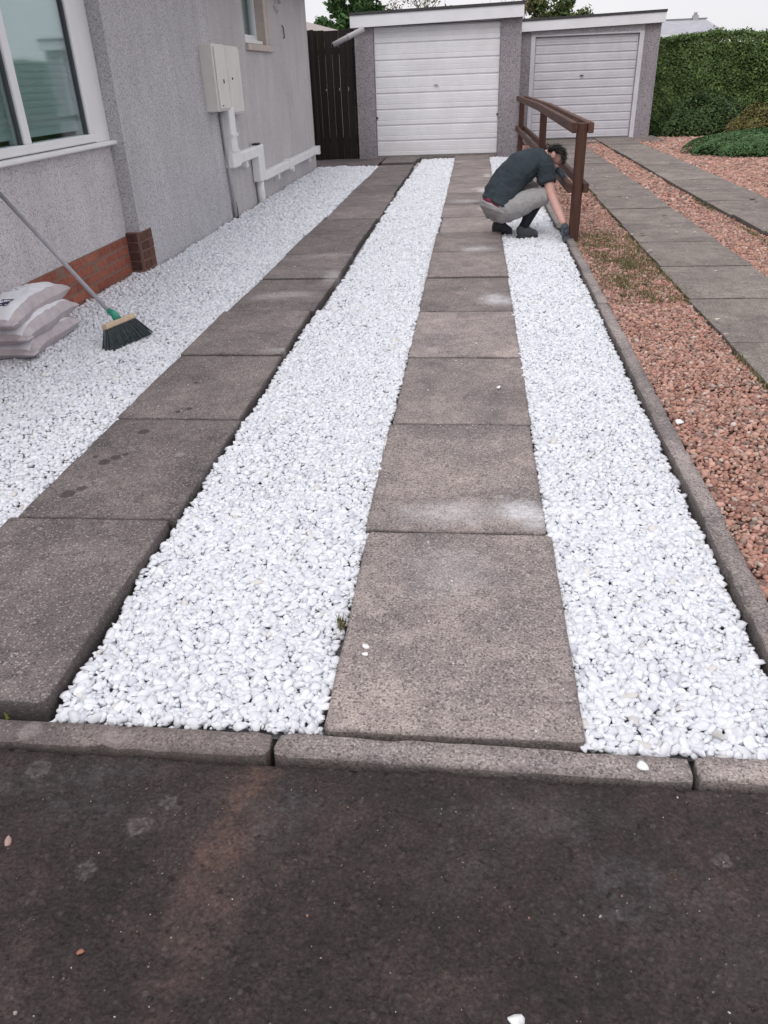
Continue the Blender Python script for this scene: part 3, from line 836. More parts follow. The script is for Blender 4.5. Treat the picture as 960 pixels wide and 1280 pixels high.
P3 = np.stack([hx0 + np.abs(r.normal(0, .05, n3)), r.uniform(19.8, 20.9, n3), r.uniform(0, 1.8, n3)], -1); N3 = np.tile([[-1., 0, 0]], (n3, 1))
HC = [[.085,.130,.040],[.115,.170,.052],[.14,.20,.062],[.062,.10,.035]]
V, F, C = collect([leaf_cloud(P1, N1, .029, HC, r, .45), leaf_cloud(P2, N2, .029, [[.11,.175,.06],[.14,.205,.075]], r), leaf_cloud(P3, N3, .03, HC, r)])
base = Vector((7, 20.3, -.07))
o = link('foliage', np_mesh('foliage', V-np.array(base), F, M['leaf'], False, C), hg)
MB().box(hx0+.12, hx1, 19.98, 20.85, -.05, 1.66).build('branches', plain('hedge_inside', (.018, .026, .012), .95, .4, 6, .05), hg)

def mound(name, c, rx, ry, h, n, leaf, cols, label, cat, seed, spiky=False, ex=.55):
    r = np.random.default_rng(seed)
    cx, cy, cz = c
    a = r.uniform(0, 6.28, n); t = r.uniform(0, 1, n)**.5
    lump = 1 + .12*vnoise(np.cos(a)*3, np.sin(a)*3+seed, 1.2, seed) 
    x = np.cos(a)*t*lump; y = np.sin(a)*t*lump
    z = np.clip(1-(x*x+y*y)/lump**2, 0, 1)**ex*(1+.14*vnoise(x*2+seed, y*2, 1.6, seed+1))
    P = np.stack([cx+rx*x, cy+ry*y, cz+h*z*np.clip(1-np.abs(r.normal(0, .06, n)), .2, 1)], -1)
    N = np.stack([x, y, .5+z], -1)
    root = empty(name, c, label, cat)
    V, F, C = leaf_cloud(P, N, leaf, cols, r, .6 if spiky else .3, .5)
    link('foliage', np_mesh('foliage', V-np.array(c), F, M['leaf'], False, C), root)
    # dark twiggy inside
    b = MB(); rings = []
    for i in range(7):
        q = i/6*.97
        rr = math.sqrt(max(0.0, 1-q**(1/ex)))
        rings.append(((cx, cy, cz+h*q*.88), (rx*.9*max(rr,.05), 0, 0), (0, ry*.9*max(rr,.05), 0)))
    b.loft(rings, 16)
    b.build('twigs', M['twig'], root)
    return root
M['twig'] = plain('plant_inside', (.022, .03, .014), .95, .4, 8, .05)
mound('cushion_shrub', (5.0, 14.75, -.06), 1.55, 1.15, .38, 26000, .018, [[.06,.125,.04],[.08,.155,.05],[.045,.10,.034]], 'wide low mown green shrub spilling over the red stones', 'shrub', 121, True, .38)
mound('shrub', (4.75, 18.7, -.06), 1.05, .75, .80, 11000, .026, [[.05,.085,.03],[.07,.115,.036],[.04,.07,.026]], 'dark green shrub in front of the hedge beside the far garage', 'shrub', 122)
mound('shrub', (5.5, 17.4, -.06), .62, .5, .62, 7500, .020, [[.19,.16,.055],[.14,.155,.045],[.24,.17,.085],[.12,.13,.04]], 'small yellowish brown shrub between cushion plant and hedge', 'shrub', 123, True)
mound('shrub', (7.6, 18.6, -.06), 1.2, .7, .5, 4500, .034, [[.035,.06,.02],[.06,.085,.03]], 'green shrub far right under the hedge', 'shrub', 124)
# yellow flower
root = empty('yellow_flower', (5.85, 16.6, -.06), 'single yellow flower at the right edge above the cushion shrub', 'flower')
b = MB(); b.tube([(5.85,16.6,-.06),(5.86,16.58,.18)], .006, 5); b.build('stem', M['twig'], root)
b = MB()
for k in range(6):
    a = k*math.pi/3; d = Vector((math.cos(a), math.sin(a), .3)); s = Vector((-math.sin(a), math.cos(a), 0))
    c0 = Vector((5.86, 16.58, .18))
    b.add([c0, c0+d*.04+s*.025, c0+d*.075, c0+d*.04-s*.025], [(0,1,2,3)])
b.build('petals', plain('yellow_petal', (.75, .55, .04), .6, .1), root)

# trees beyond the garages
def tree(name, x, y, h, seed, cols, leaf, n_leaves, label, bare=False, spread=.42, r0=.09, group=None, levels=5, droop=0.0, first=.25):
    rr = random.Random(seed); r = np.random.default_rng(seed)
    root = empty(name, (x, y, -.16), label, 'tree', group)
    tw = MB(); tips = []
    def grow(p, d, L, rad, lv):
        pts = [p]; q = p.copy(); dd = d.copy()
        for i in range(3):
            dd = (dd + Vector((rr.gauss(0, .16), rr.gauss(0, .16), rr.gauss(.03, .1)-droop*.1))).normalized()
            q = q + dd*L/3; pts.append(q.copy())
            if lv <= 2: tips.append((q.copy(), L))
        (tr if lv == levels else tw).tube(pts, [rad, rad*.9, rad*.8, rad*.68], 5 if lv > 2 else 4, cap=False)
        if lv == 0: return
        for k in range(rr.choice((2, 3, 3)) if lv > 1 else 3):
            nd = (dd + Vector((rr.gauss(0, spread*1.5), rr.gauss(0, spread*1.5), rr.gauss(.12, spread)))).normalized()
            st = pts[rr.choice((1, 2, 3, 3))]
            grow(st, nd, L*rr.uniform(.62, .82), rad*.62, lv-1)
    tr = MB()
    L0 = h*.34
    grow(Vector((x, y, -.16)), Vector((0, 0, 1)), L0, r0, levels)
    tr.build('trunk', M['bark'], root)
    tw.build('branches', M['bark'], root)
    if not bare:
        k = r.integers(0, len(tips), n_leaves)
        tp = np.array([tips[i][0] for i in k]); tl = np.array([tips[i][1] for i in k])
        P = tp + r.normal(0, .22, (n_leaves, 3))*tl[:, None]
        V, F, C = leaf_cloud(P, np.zeros((n_leaves, 3)), leaf, cols, r, .4, 1.0)
        link('crown', np_mesh('crown', V-np.array([x, y, -.16]), F, M['leaf'], False, C), root)
    return root
GT = 'trees behind the garages'
tree('broadleaf_tree', -2.95, 23.5, 4.4, 7, [[.045,.10,.028],[.065,.13,.038],[.035,.075,.025]], .07, 26000, 'leafy green tree rising behind the side gate and white door garage', group=GT)
tree('bare_tree', -.6, 24, 4.6, 12, [[.16,.13,.05]], .04, 900, 'nearly bare twiggy tree behind the middle of the garage roof', group=GT, spread=.5, r0=.06)
tree('bare_tree', .9, 25.5, 4.6, 19, [[.16,.12,.05]], .04, 500, 'nearly bare thin tree behind the right end of the near garage roof', group=GT, spread=.5, r0=.05)
tree('broadleaf_tree', 1.9, 27, 4.0, 31, [[.075,.105,.03],[.12,.14,.045],[.055,.085,.03]], .07, 8000, 'yellow green tree behind the gap between the two garages', group=GT)
tree('bare_tree', 13.5, 66, 5.0, 44, [[.2,.18,.17]], .05, 200, 'faint bare tree behind the distant roof', group=GT, spread=.5, levels=4)
tree('bare_tree', 18.5, 60, 4.2, 45, [[.2,.18,.17]], .08, 1500, 'faint low tree far beyond the hedge', group=GT, spread=.6, levels=4)

# ------------------------------------------------------------------ the house
hs_ = empty('house', (-2.7, 8, -.05), 'grey roughcast house wall with white window and meter boxes along the drive', 'house')
XW, XG = -2.76, -2.65      # window wall, grey wall
# window wall with its opening, built from pieces round the opening
b = MB()
b.box(-2.98, XW, 2.0, 6.235, .27, .925)
b.box(-2.98, XW, 2.0, 2.6, .925, 2.62)
b.box(-2.98, XW, 2.6, 6.235, 2.30, 2.62)
b.build('window_wall', M['cast_light'], hs_)
b = MB()
b.box(-3.0, XG, 6.24, 8.83, -.10, 2.62)
b.build('gable_wall', M['cast_grey'], hs_)
b = MB()
b.box(-3.0, XG-.004, 8.83, 10.2, -.10, 2.62)
b.box(-3.0, XG-.004, 10.2, 11.42, -.10, 1.62)
b.box(-3.0, XG-.004, 10.2, 11.42, 2.45, 2.62)
b.box(-3.0, XG-.004, 11.42, 14.05, -.10, 2.62)
b.build('rear_wall', M['cast_smooth'], hs_)
b = MB(); b.box(-9.5, -3.0, 13.7, 14.05, -.1, 2.62); b.box(-9.5, -2.98, 2.0, 2.3, -.1, 2.62); b.box(-9.5, -9.2, 2.3, 13.7, -.1, 2.62)
b.build('outer_wall', M['cast_grey'], hs_)
b = MB(); b.box(-5.2, -5.1, 2.3, 13.7, -.1, 2.6); b.box(-5.1, -3.0, 2.3, 13.7, -.1, 0.0); b.box(-5.1, -3.0, 8.0, 8.1, 0, 2.6); b.build('room', M['room'], hs_)
# roof with eaves
b = MB()
b.add([(-2.3,1.7,2.62),(-2.3,14.35,2.62),(-9.9,14.35,2.62),(-9.9,1.7,2.62),(-6.1,1.7,4.4),(-6.1,14.35,4.4)],
      [(0,1,5,4),(2,3,4,5),(0,4,3),(1,2,5),(0,3,2,1)])
b.build('roof', M['felt'], hs_)
b = MB(); b.box(-2.33, -2.28, 1.7, 14.35, 2.50, 2.64); b.build('fascia_board', M['fascia'], hs_)
# brick base: four courses of separate bricks in recessed mortar
b = MB(); b.box(-2.98, XW+.004, 2.0, 6.235, -.10, .272); b.build('mortar', M['mortar'], hs_)
b = MB(); b.box(-2.9, XG+.004, 6.205, 6.46, -.09, .292); b.build('mortar', M['mortar'], hs_)
def brick_mesh(l, h, d):
    q = MB().obox((0,0,0), (1,0,0), (0,1,0), (0,0,1), d/2, l/2, h/2, .005); me = q.mesh('brick'); return me
bm_full = brick_mesh(.205, .060, .10); bm_full.materials.append(M['brick'])
bm_half = brick_mesh(.098, .060, .10); bm_half.materials.append(M['brick'])
bm_q = brick_mesh(.112, .062, .06); bm_q.materials.append(M['brick_dark'])
bm_end = MB().obox((0,0,0), (1,0,0), (0,1,0), (0,0,1), .055, .03, .031, .005).mesh('brick'); bm_end.materials.append(M['brick_dark'])
o0 = ORG[hs_.name]
for c_ in range(5):
    z = .238 - c_*.072
    y = 2.1 + (.1075 if c_ % 2 else 0)
    while y < 6.11:
        o = link('brick', bm_full, hs_, Vector((XW-.044+random.uniform(-.002,.003), y, z))-o0, (0, 0, random.gauss(0, .006)))
        y += .215
    if c_ % 2 == 0 or True:
        yy = y - .1075 + .005
        rest = 6.205 - yy
        if rest > .04:
            link('brick', bm_full if rest > .12 else bm_half, hs_, Vector((XW-.044, yy+rest/2, z))-o0, None, (1, (rest-.005)/(.205 if rest > .12 else .098), 1))
for c_ in range(4):
    z = .256 - c_*.073
    for j in range(2):
        link('brick', bm_q, hs_, Vector((XG-.018+random.uniform(-.002,.002), 6.27+.06*(c_ % 2)*0+j*.123, z))-o0, None, (1, 1, 1))
    link('brick', bm_end, hs_, Vector((XG-.075, 6.225, z))-o0)
# big window
SEPARATE = {'gasket', 'door_pivot', 'pipe_collar', 'pipe_bracket', 'latch', 'gate_rail', 'bolt_head'}
def part(name, mat, parent, *boxes, bev=0.0):
    if name in SEPARATE:
        for bx_ in boxes: o = MB().box(*bx_, bev=bev).build(name, mat, parent)
        return o
    q = MB()
    for bx_ in boxes: q.box(*bx_, bev=bev)
    return q.build(name, mat, parent)
wf = part('window_frame', M['upvc'], hs_, (-2.86,XW+.012,2.6,5.99,.968,1.022), (-2.86,XW+.010,5.918,5.988,1.022,2.28), (-2.86,XW+.010,2.62,2.70,1.022,2.28), (-2.86,XW+.012,2.62,5.988,2.24,2.30),
          (-2.86,XW+.011,4.990,5.072,1.022,2.24), (-2.86,XW+.011,3.92,4.0,1.022,2.24), bev=.006)
wf['label'] = 'large white window with two mullions'
part('gasket', M['gasket'], wf, (-2.80,XW-.006,5.904,5.919,1.022,2.24), (-2.80,XW-.006,5.071,5.082,1.022,2.24), (-2.80,XW-.006,4.978,4.991,1.022,2.24))
for y0, y1 in ((5.08, 5.906), (3.99, 4.98), (2.70, 3.93)):
    part('pane', M['glass'], wf, (-2.786,-2.780,y0,y1,1.015,2.25))
part('window_sill', M['upvc'], hs_, (-2.88,XW+.058,2.55,6.335,.932,.962), bev=.008)
part('white_panel', M['upvc'], hs_, (-2.86,XW+.006,5.992,6.236,.964,2.30))
# horizontal blind slats behind the glass
bl = MB()
for i in range(30):
    z = 1.05 + i*.04
    bl.add([(-2.835,2.75,z),(-2.835,5.95,z),(-2.822,5.95,z+.043),(-2.822,2.75,z+.043)], [(0,1,2,3)])
bl.build('blind', M['blind'], hs_)
# small window in the rear wall, set back in its opening
w2 = part('window_frame', M['upvc'], hs_, (-2.83,-2.77,10.2,11.24,1.72,1.80), (-2.83,-2.77,11.17,11.24,1.80,2.45), (-2.83,-2.77,10.2,10.26,1.80,2.45), (-2.83,-2.77,10.2,11.24,2.40,2.45), (-2.80,-2.70,10.2,11.26,1.705,1.74))
w2['label'] = 'small white window set back in the wall'
part('pane', M['glass'], w2, (-2.806,-2.80,10.26,11.17,1.80,2.40))
part('curtain', M['blind'], w2, (-2.90,-2.88,10.2,11.3,1.75,2.44))
part('stone_surround', M['sandstone'], hs_, (-2.95,XG-.008,11.24,11.43,1.69,2.45), (-2.98,-2.83,10.2,11.24,1.60,1.72))
part('stone_sill', M['sandstone'], hs_, (-2.9,XG+.035,10.18,11.47,1.622,1.69), bev=.006)
# meter boxes
mb = part('meter_box', M['meter'], hs_, (XG-.02,XG+.125,8.40,8.83,1.055,1.640), bev=.008)
part('meter_box_door', M['meter'], mb, (XG+.125,XG+.140,8.43,8.80,1.075,1.615), bev=.006)
part('latch', M['black'], mb, (XG+.138,XG+.148,8.62,8.632,1.30,1.335), (XG+.138,XG+.146,8.50,8.52,1.10,1.112))
mb = part('meter_box', M['meter'], hs_, (XG-.02,XG+.070,8.99,9.54,1.00,1.640), bev=.008)
part('meter_box_door', M['meter'], mb, (XG+.070,XG+.084,9.01,9.52,1.02,1.62), bev=.006)
part('latch', M['black'], mb, (XG+.082,XG+.092,9.14,9.16,1.33,1.35))
# pipes
b = MB(); b.tube([(XG+.03,8.76,1.06),(XG+.03,8.80,.6),(XG+.03,8.87,-.05)], .022, 10); b.build('grey_pipe', M['plastic_grey'], hs_)
b = MB(); b.tube([(XG+.03,8.868,.10),(XG+.03,8.872,-.05)], .027, 10); b.tube([(XG+.03,8.86,.16),(XG+.03,8.866,.10)], .024, 10); b.build('pipe_foot', M['black'], hs_)
tr_ = part('pipe_boxing', M['pipe_white'], hs_, (XG,XG+.10,8.83,9.03,.62,1.075), (XG,XG+.102,8.79,9.10,.50,.66), (XG,XG+.098,9.10,10.03,.52,.632), (XG,XG+.104,9.86,10.12,.24,.64), (XG,XG+.096,10.12,13.86,.225,.325), bev=.012)
tr_['label'] = 'stepped white boxed pipe run low on the wall'
part('pipe_collar', M['pipe_white'], tr_, (XG,XG+.112,8.82,9.04,.80,.83), (XG,XG+.112,11.5,11.75,.215,.335), (XG,XG+.108,8.80,9.06,.655,.67), (XG,XG+.112,13.72,13.88,.215,.335))
part('pipe_bracket', M['pipe_white'], tr_, (XG,XG+.06,9.42,9.52,.45,.52), (XG,XG+.06,10.95,11.05,.15,.225), (XG,XG+.06,11.9,12.0,.15,.225), (XG,XG+.06,13.2,13.3,.15,.225))
part('pipe_cap', M['black'], tr_, (XG+.02,XG+.09,9.90,10.02,.64,.662))
b = MB(); b.tube([(XG+.05,9.97,.26),(XG+.05,10.0,-.06)], .046, 12); b.build('waste_pipe', M['pipe_white'], hs_)
b = MB(); b.tube([(XG+.005,12.2,1.95),(XG+.02,12.21,1.93),(XG+.02,12.24,1.82),(XG+.005,12.25,1.80)], .009, 6); b.build('wall_hook', M['gasket'], hs_)
b = MB(); b.tube([(XG-.005,11.95,2.3),(XG+.05,11.95,2.28),(XG+.06,11.95,2.18)], .025, 8); b.tube([(XG,11.8,2.15),(XG+.02,11.95,2.08),(XG,12.1,2.12)], .006, 5); b.build('wall_light', M['plastic_grey'], hs_)

# ------------------------------------------------------------------ garages
def garage(x0, x1, y, dx0, dx1, dz, zl, zr_, depth, label, doormat, npan, frame, handle, fasc=.16, over=(.03,.03), side=None):
    g = empty('garage', ((x0+x1)/2, y, -.03), label, 'garage', 'two flat roofed single garages')
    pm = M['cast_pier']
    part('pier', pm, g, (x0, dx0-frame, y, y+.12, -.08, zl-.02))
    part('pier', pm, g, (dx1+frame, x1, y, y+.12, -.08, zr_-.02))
    part('wall', M['cast_grey'], g, (x0, x0+.12, y+.12, y+depth, -.08, zl-.05), (x1-.12, x1, y+.12, y+depth, -.08, zr_-.05), (x0+.12, x1-.12, y+depth-.12, y+depth, -.08, min(zl,zr_)-.05), (x0+.12, x1-.12, y+.2, y+depth-.12, -.08, -.02))
    # lintel above the door
    q = MB(); q.add([(dx0-frame,y+.005,dz+.01),(dx1+frame,y+.005,dz+.01),(dx1+frame,y+.005,zr_-.03),(dx0-frame,y+.005,zl-.03),(dx0-frame,y+.12,dz+.01),(dx1+frame,y+.12,dz+.01),(dx1+frame,y+.12,zr_-.03),(dx0-frame,y+.12,zl-.03)],
                    [(0,1,2,3),(5,4,7,6),(4,5,1,0),(3,2,6,7),(1,5,6,2),(4,0,3,7)])
    q.build('lintel', M['cast_grey'], g)
    a, b_ = x0-over[0], x1+over[1]
    q = MB(); q.add([(a,y-.10,zl-fasc),(b_,y-.10,zr_-fasc),(b_,y-.10,zr_),(a,y-.10,zl),(a,y-.075,zl-fasc),(b_,y-.075,zr_-fasc),(b_,y-.075,zr_),(a,y-.075,zl)],
                    [(0,1,2,3),(5,4,7,6),(4,5,1,0),(3,2,6,7),(1,5,6,2),(4,0,3,7)])
    q.build('fascia', M['fascia'], g)
    q = MB(); q.add([(a-.01,y-.115,zl+.002),(b_+.01,y-.115,zr_+.002),(b_+.01,y-.115,zr_+.045),(a-.01,y-.115,zl+.045),(a-.01,y+depth+.05,zl-.02),(b_+.01,y+depth+.05,zr_-.02),(b_+.01,y+depth+.05,zr_+.025),(a-.01,y+depth+.05,zl+.025)],
                    [(0,1,2,3),(5,4,7,6),(4,5,1,0),(3,2,6,7),(1,5,6,2),(4,0,3,7)])
    rf = q.build('roof', M['felt'], g)
    q = MB(); q.box(a, a+.03, y-.07, y+depth, zl-fasc, zl-.003); q.box(b_-.03, b_, y-.07, y+depth, zr_-fasc, zr_-.003); q.build('side_board', M['fascia'], g)
    # up-and-over door of horizontal pressed panels
    d = part('garage_door', doormat, g, (dx0, dx1, y+.072, y+.10, .01, dz))
    ph = (dz-.012)/npan
    for i in range(npan):
        z0 = .012 + i*ph
        q = MB(); yb, yf = y+.072, y+.050
        # each panel: a tall pressed face with a narrow dished line
        prof = [(yb, z0+.004), (yf, z0+.018), (yf, z0+ph*.30), (yf+.006, z0+ph*.33), (yf, z0+ph*.36), (yf-.002, z0+ph*.62), (yf+.004, z0+ph*.64), (yf, z0+ph*.67), (yf, z0+ph-.022), (yb, z0+ph-.006)]
        v = [(dx0+.012, py, pz_) for py, pz_ in prof] + [(dx1-.012, py, pz_) for py, pz_ in prof]
        nn = len(prof)
        q.add(v, [(k, k+nn, k+nn+1, k+1) for k in range(nn-1)] + [tuple(range(nn)), tuple(range(2*nn-1, nn-1, -1))])
        q.build('door_panel', doormat, d)
    if frame > .03:
        part('door_frame', M['door_old'], g, (dx0-frame, dx0-.006, y-.012, y+.10, -.03, dz+.03), (dx1+.006, dx1+frame, y-.012, y+.10, -.03, dz+.03), (dx0-.006, dx1+.006, y-.012, y+.04, dz+.004, dz+.03))
    hx, hz, hm = handle
    q = MB(); q.tube([(hx, y+.055, hz), (hx, y+.02, hz)], .012, 8); q.beam((hx-.035, y+.022, hz), (hx+.035, y+.022, hz), .016, .02, bev=.004); q.beam((hx, y+.04, hz-.03), (hx, y+.04, hz+.04), .02, .012)
    q.build('handle', hm, d)
    return g, d
GY = 15.32
G1, D1 = garage(-2.08, .75, GY, -1.755, .405, 2.03, 2.195, 2.245, 5.0, 'near garage with bright white door and white fascia board', M['door'], 8, .003, (-.684, 1.132, M['metal']), .175, (.05, .02))
part('door_pivot', M['black'], D1, (-1.752,-1.72,GY+.035,GY+.06,.63,.66), (.375,.402,GY+.035,GY+.06,.63,.66))
G2, D2 = garage(.80, 3.60, 18.3, 1.18, 3.20, 1.86, 2.125, 2.185, 5.0, 'far garage set back with duller door and white timber frame', M['door_old'], 12, .09, (2.14, 1.16, M['black']), .17, (.03, .05))
part('threshold', M['slab_old'], G1, (-1.75,.40,GY-.05,GY+.05,-.06,.008))
# sloping overflow pipe from the roof edge
root = empty('gutter_pipe', (-1.9, 15.2, 1.97), 'short grey pipe slanting down from the garage roof over the dark gate', 'pipe')
b = MB(); b.tube([(-1.88,15.12,2.00),(-2.14,15.10,1.895),(-2.41,15.08,1.785)], .042, 12); b.build('pipe', M['plastic_grey'], root)
b = MB(); b.tube([(-2.405,15.08,1.787),(-2.425,15.078,1.779)], .037, 12); b.build('pipe_mouth', M['black'], root)
b = MB(); b.tube([(-2.12,15.10,1.903),(-2.16,15.10,1.887)], .047, 12); b.build('collar', M['plastic_grey'], root)

# dark wooden gate between house and garage
root = empty('side_gate', (-2.5, 15.42, -.03), 'tall dark stained wooden gate between house and garage', 'gate')
bw = .118
for i in range(8):
    x = -2.985 + i*.122
    if x + bw > -2.085: bw_ = -2.09 - x
    else: bw_ = bw
    if bw_ < .03: continue
    part('gate_board', M['gate'], root, (x, x+bw_, 15.42+random.uniform(-.004,.004), 15.445, -.02, 2.015+random.uniform(-.012,.012)), bev=.004)
part('gate_rail', M['gate'], root, (-3.0,-2.09,15.45,15.49,.25,.35), (-3.0,-2.09,15.45,15.49,1.65,1.75))
part('gate_post', M['gate'], root, (-2.86,-2.80,15.36,15.415,-.05,2.03), bev=.005)
part('bolt_head', M['plastic_grey'], root, (-2.64,-2.63,15.408,15.42,1.10,1.13), (-2.40,-2.39,15.408,15.42,1.10,1.14), (-2.24,-2.232,15.408,15.42,1.09,1.15))

# pale shed roof behind the gate
root = empty('shed', (-4.6, 22.5, -.16), 'pale roofed shed just showing above the dark gate', 'shed')
b = MB(); b.box(-6.2, -3.3, 21.5, 23.5, -.16, 2.25); b.build('wall', M['fascia'], root)
b = MB(); b.add([(-6.3,21.3,2.24),(-3.15,21.3,2.24),(-3.15,23.7,2.24),(-6.3,23.7,2.24),(-4.75,21.3,2.66),(-4.75,23.7,2.66)], [(0,1,4),(1,2,5,4),(2,3,5),(3,0,4,5),(0,3,2,1)]); b.build('roof', plain('pale_roof', (.70,.62,.62), .7, .06), root)

# distant bungalow beyond the hedge
root = empty('bungalow', (14, 62, -.16), 'distant pale house with grey roof beyond the hedge', 'house')
b = MB(); b.box(9.5, 15.4, 60, 66, -.16, 2.75); b.build('wall', plain('pale_wall', (.62,.60,.56), .9, .06), root)
b = MB(); b.add([(9.0,59.6,2.95),(15.7,59.6,2.95),(15.7,66.4,2.95),(9.0,66.4,2.95),(9.3,63,3.78),(15.2,63,3.78)], [(0,1,5,4),(2,3,4,5),(1,2,5),(3,0,4),(0,3,2,1)]); b.build('roof', plain('pale_grey_roof', (.40,.40,.44), .8, .1, 2), root)
b = MB(); b.box(14.35, 14.7, 62.8, 63.2, 3.5, 4.02); b.tube([(14.52,63,4.02),(14.52,63,4.2)], .12, 8); b.build('chimney', plain('chimney_render', (.42,.40,.42), .9, .1), root)
b = MB(); b.box(9.2, 15.3, 62.9, 63.1, 3.79, 3.86); b.build('ridge', plain('ridge_tile', (.22,.22,.25), .9, .1), root)
b = MB(); b.box(9.0, 15.7, 59.5, 59.58, 2.75, 2.94); b.build('gutter_board', M['fascia'], root)
for wx in (10.2, 12.0, 13.8):
    b = MB(); b.box(wx, wx+1.1, 59.95, 60.0, 1.2, 2.3); w_ = b.build('window', M['upvc'], root)
    b = MB(); b.box(wx+.08, wx+1.02, 59.93, 59.949, 1.28, 2.22); b.build('pane', M['gasket'], w_)

# ------------------------------------------------------------------ wooden fence on the boundary
fx = lambda y: .885 - .011*(y-7.25)
root = empty('wooden_fence', (fx(7.25), 7.25, -.03), 'brown stained post and rail fence beside the crouching man', 'fence')
for y in (7.25, 10.85, 15.1):
    q = MB(); q.box(fx(y)-.041, fx(y)+.041, y-.041, y+.041, -.07, .918 if y < 8 else .90, bev=.006); q.build('post', M['post'], root)
def rail(dx, zt, h, jog=0.0):
    q = MB()
    w = .046
    for ya, yb, za, zb in ((7.19, 10.85, zt, zt+jog), (10.853, 15.24, zt+jog, zt-.005)):
        q.beam((fx(ya)+dx, ya, za-h/2), (fx(yb)+dx, yb, zb-h/2), w, h, bev=.006)
    q.build('rail', M['rail'], root)
rail(-.066, .926, .080, .024); rail(.066, .922, .080, .020)
rail(-.066, .462, .076, .012); rail(.066, .460, .076, .010)

# ------------------------------------------------------------------ broom
root = empty('broom', (-2.05, 4.32, -.02), 'broom with grey pole and dark bristles leaning on the house wall', 'broom')
hc = Vector((-2.075, 4.335, .105))
lx = Vector((.34, .94, .02)).normalized()                 # along the head
up = Vector((-.30, .05, .95)); up = (up - lx*up.dot(lx)).normalized(); fw = lx.cross(up)
b = MB(); b.obox(hc, lx, fw, up, .122, .026, .016, .006); b.build('broom_head', M['pale_wood'], root)
b = MB(); top = Vector((-2.735, 4.525, .815)); hd = (top-hc).normalized()
b.tube([hc+up*.012, hc+up*.03+hd*.02, hc+hd*.085], [.026, .022, .017], 10); b.build('socket', M['green_plastic'], root)
b = MB(); b.tube([hc+hd*.06, top], .0125, 10); b.build('pole', M['metal'], root)
rr = random.Random(4); q = MB()
for i in range(19):
    for j in range(4):
        a = -1+2*i/18; c_ = (-1.5+j)/1.5
        base = hc - up*.014 + lx*(.112*a) + fw*(.020*c_)
        for k in range(6):
            tip = base - up*(.118+rr.uniform(-.008,.006)) + lx*(.058*a + rr.gauss(0,.006)) + fw*(.022*c_ + rr.gauss(0,.006))
            q.add([base + lx*.0045, base - lx*.003 + fw*.004, base - lx*.003 - fw*.004, tip + lx*.003, tip - lx*.002 + fw*.003, tip - lx*.002 - fw*.003], [(0,1,4,3),(1,2,5,4),(2,0,3,5),(3,4,5)])
q.build('bristles', M['bristle'], root)

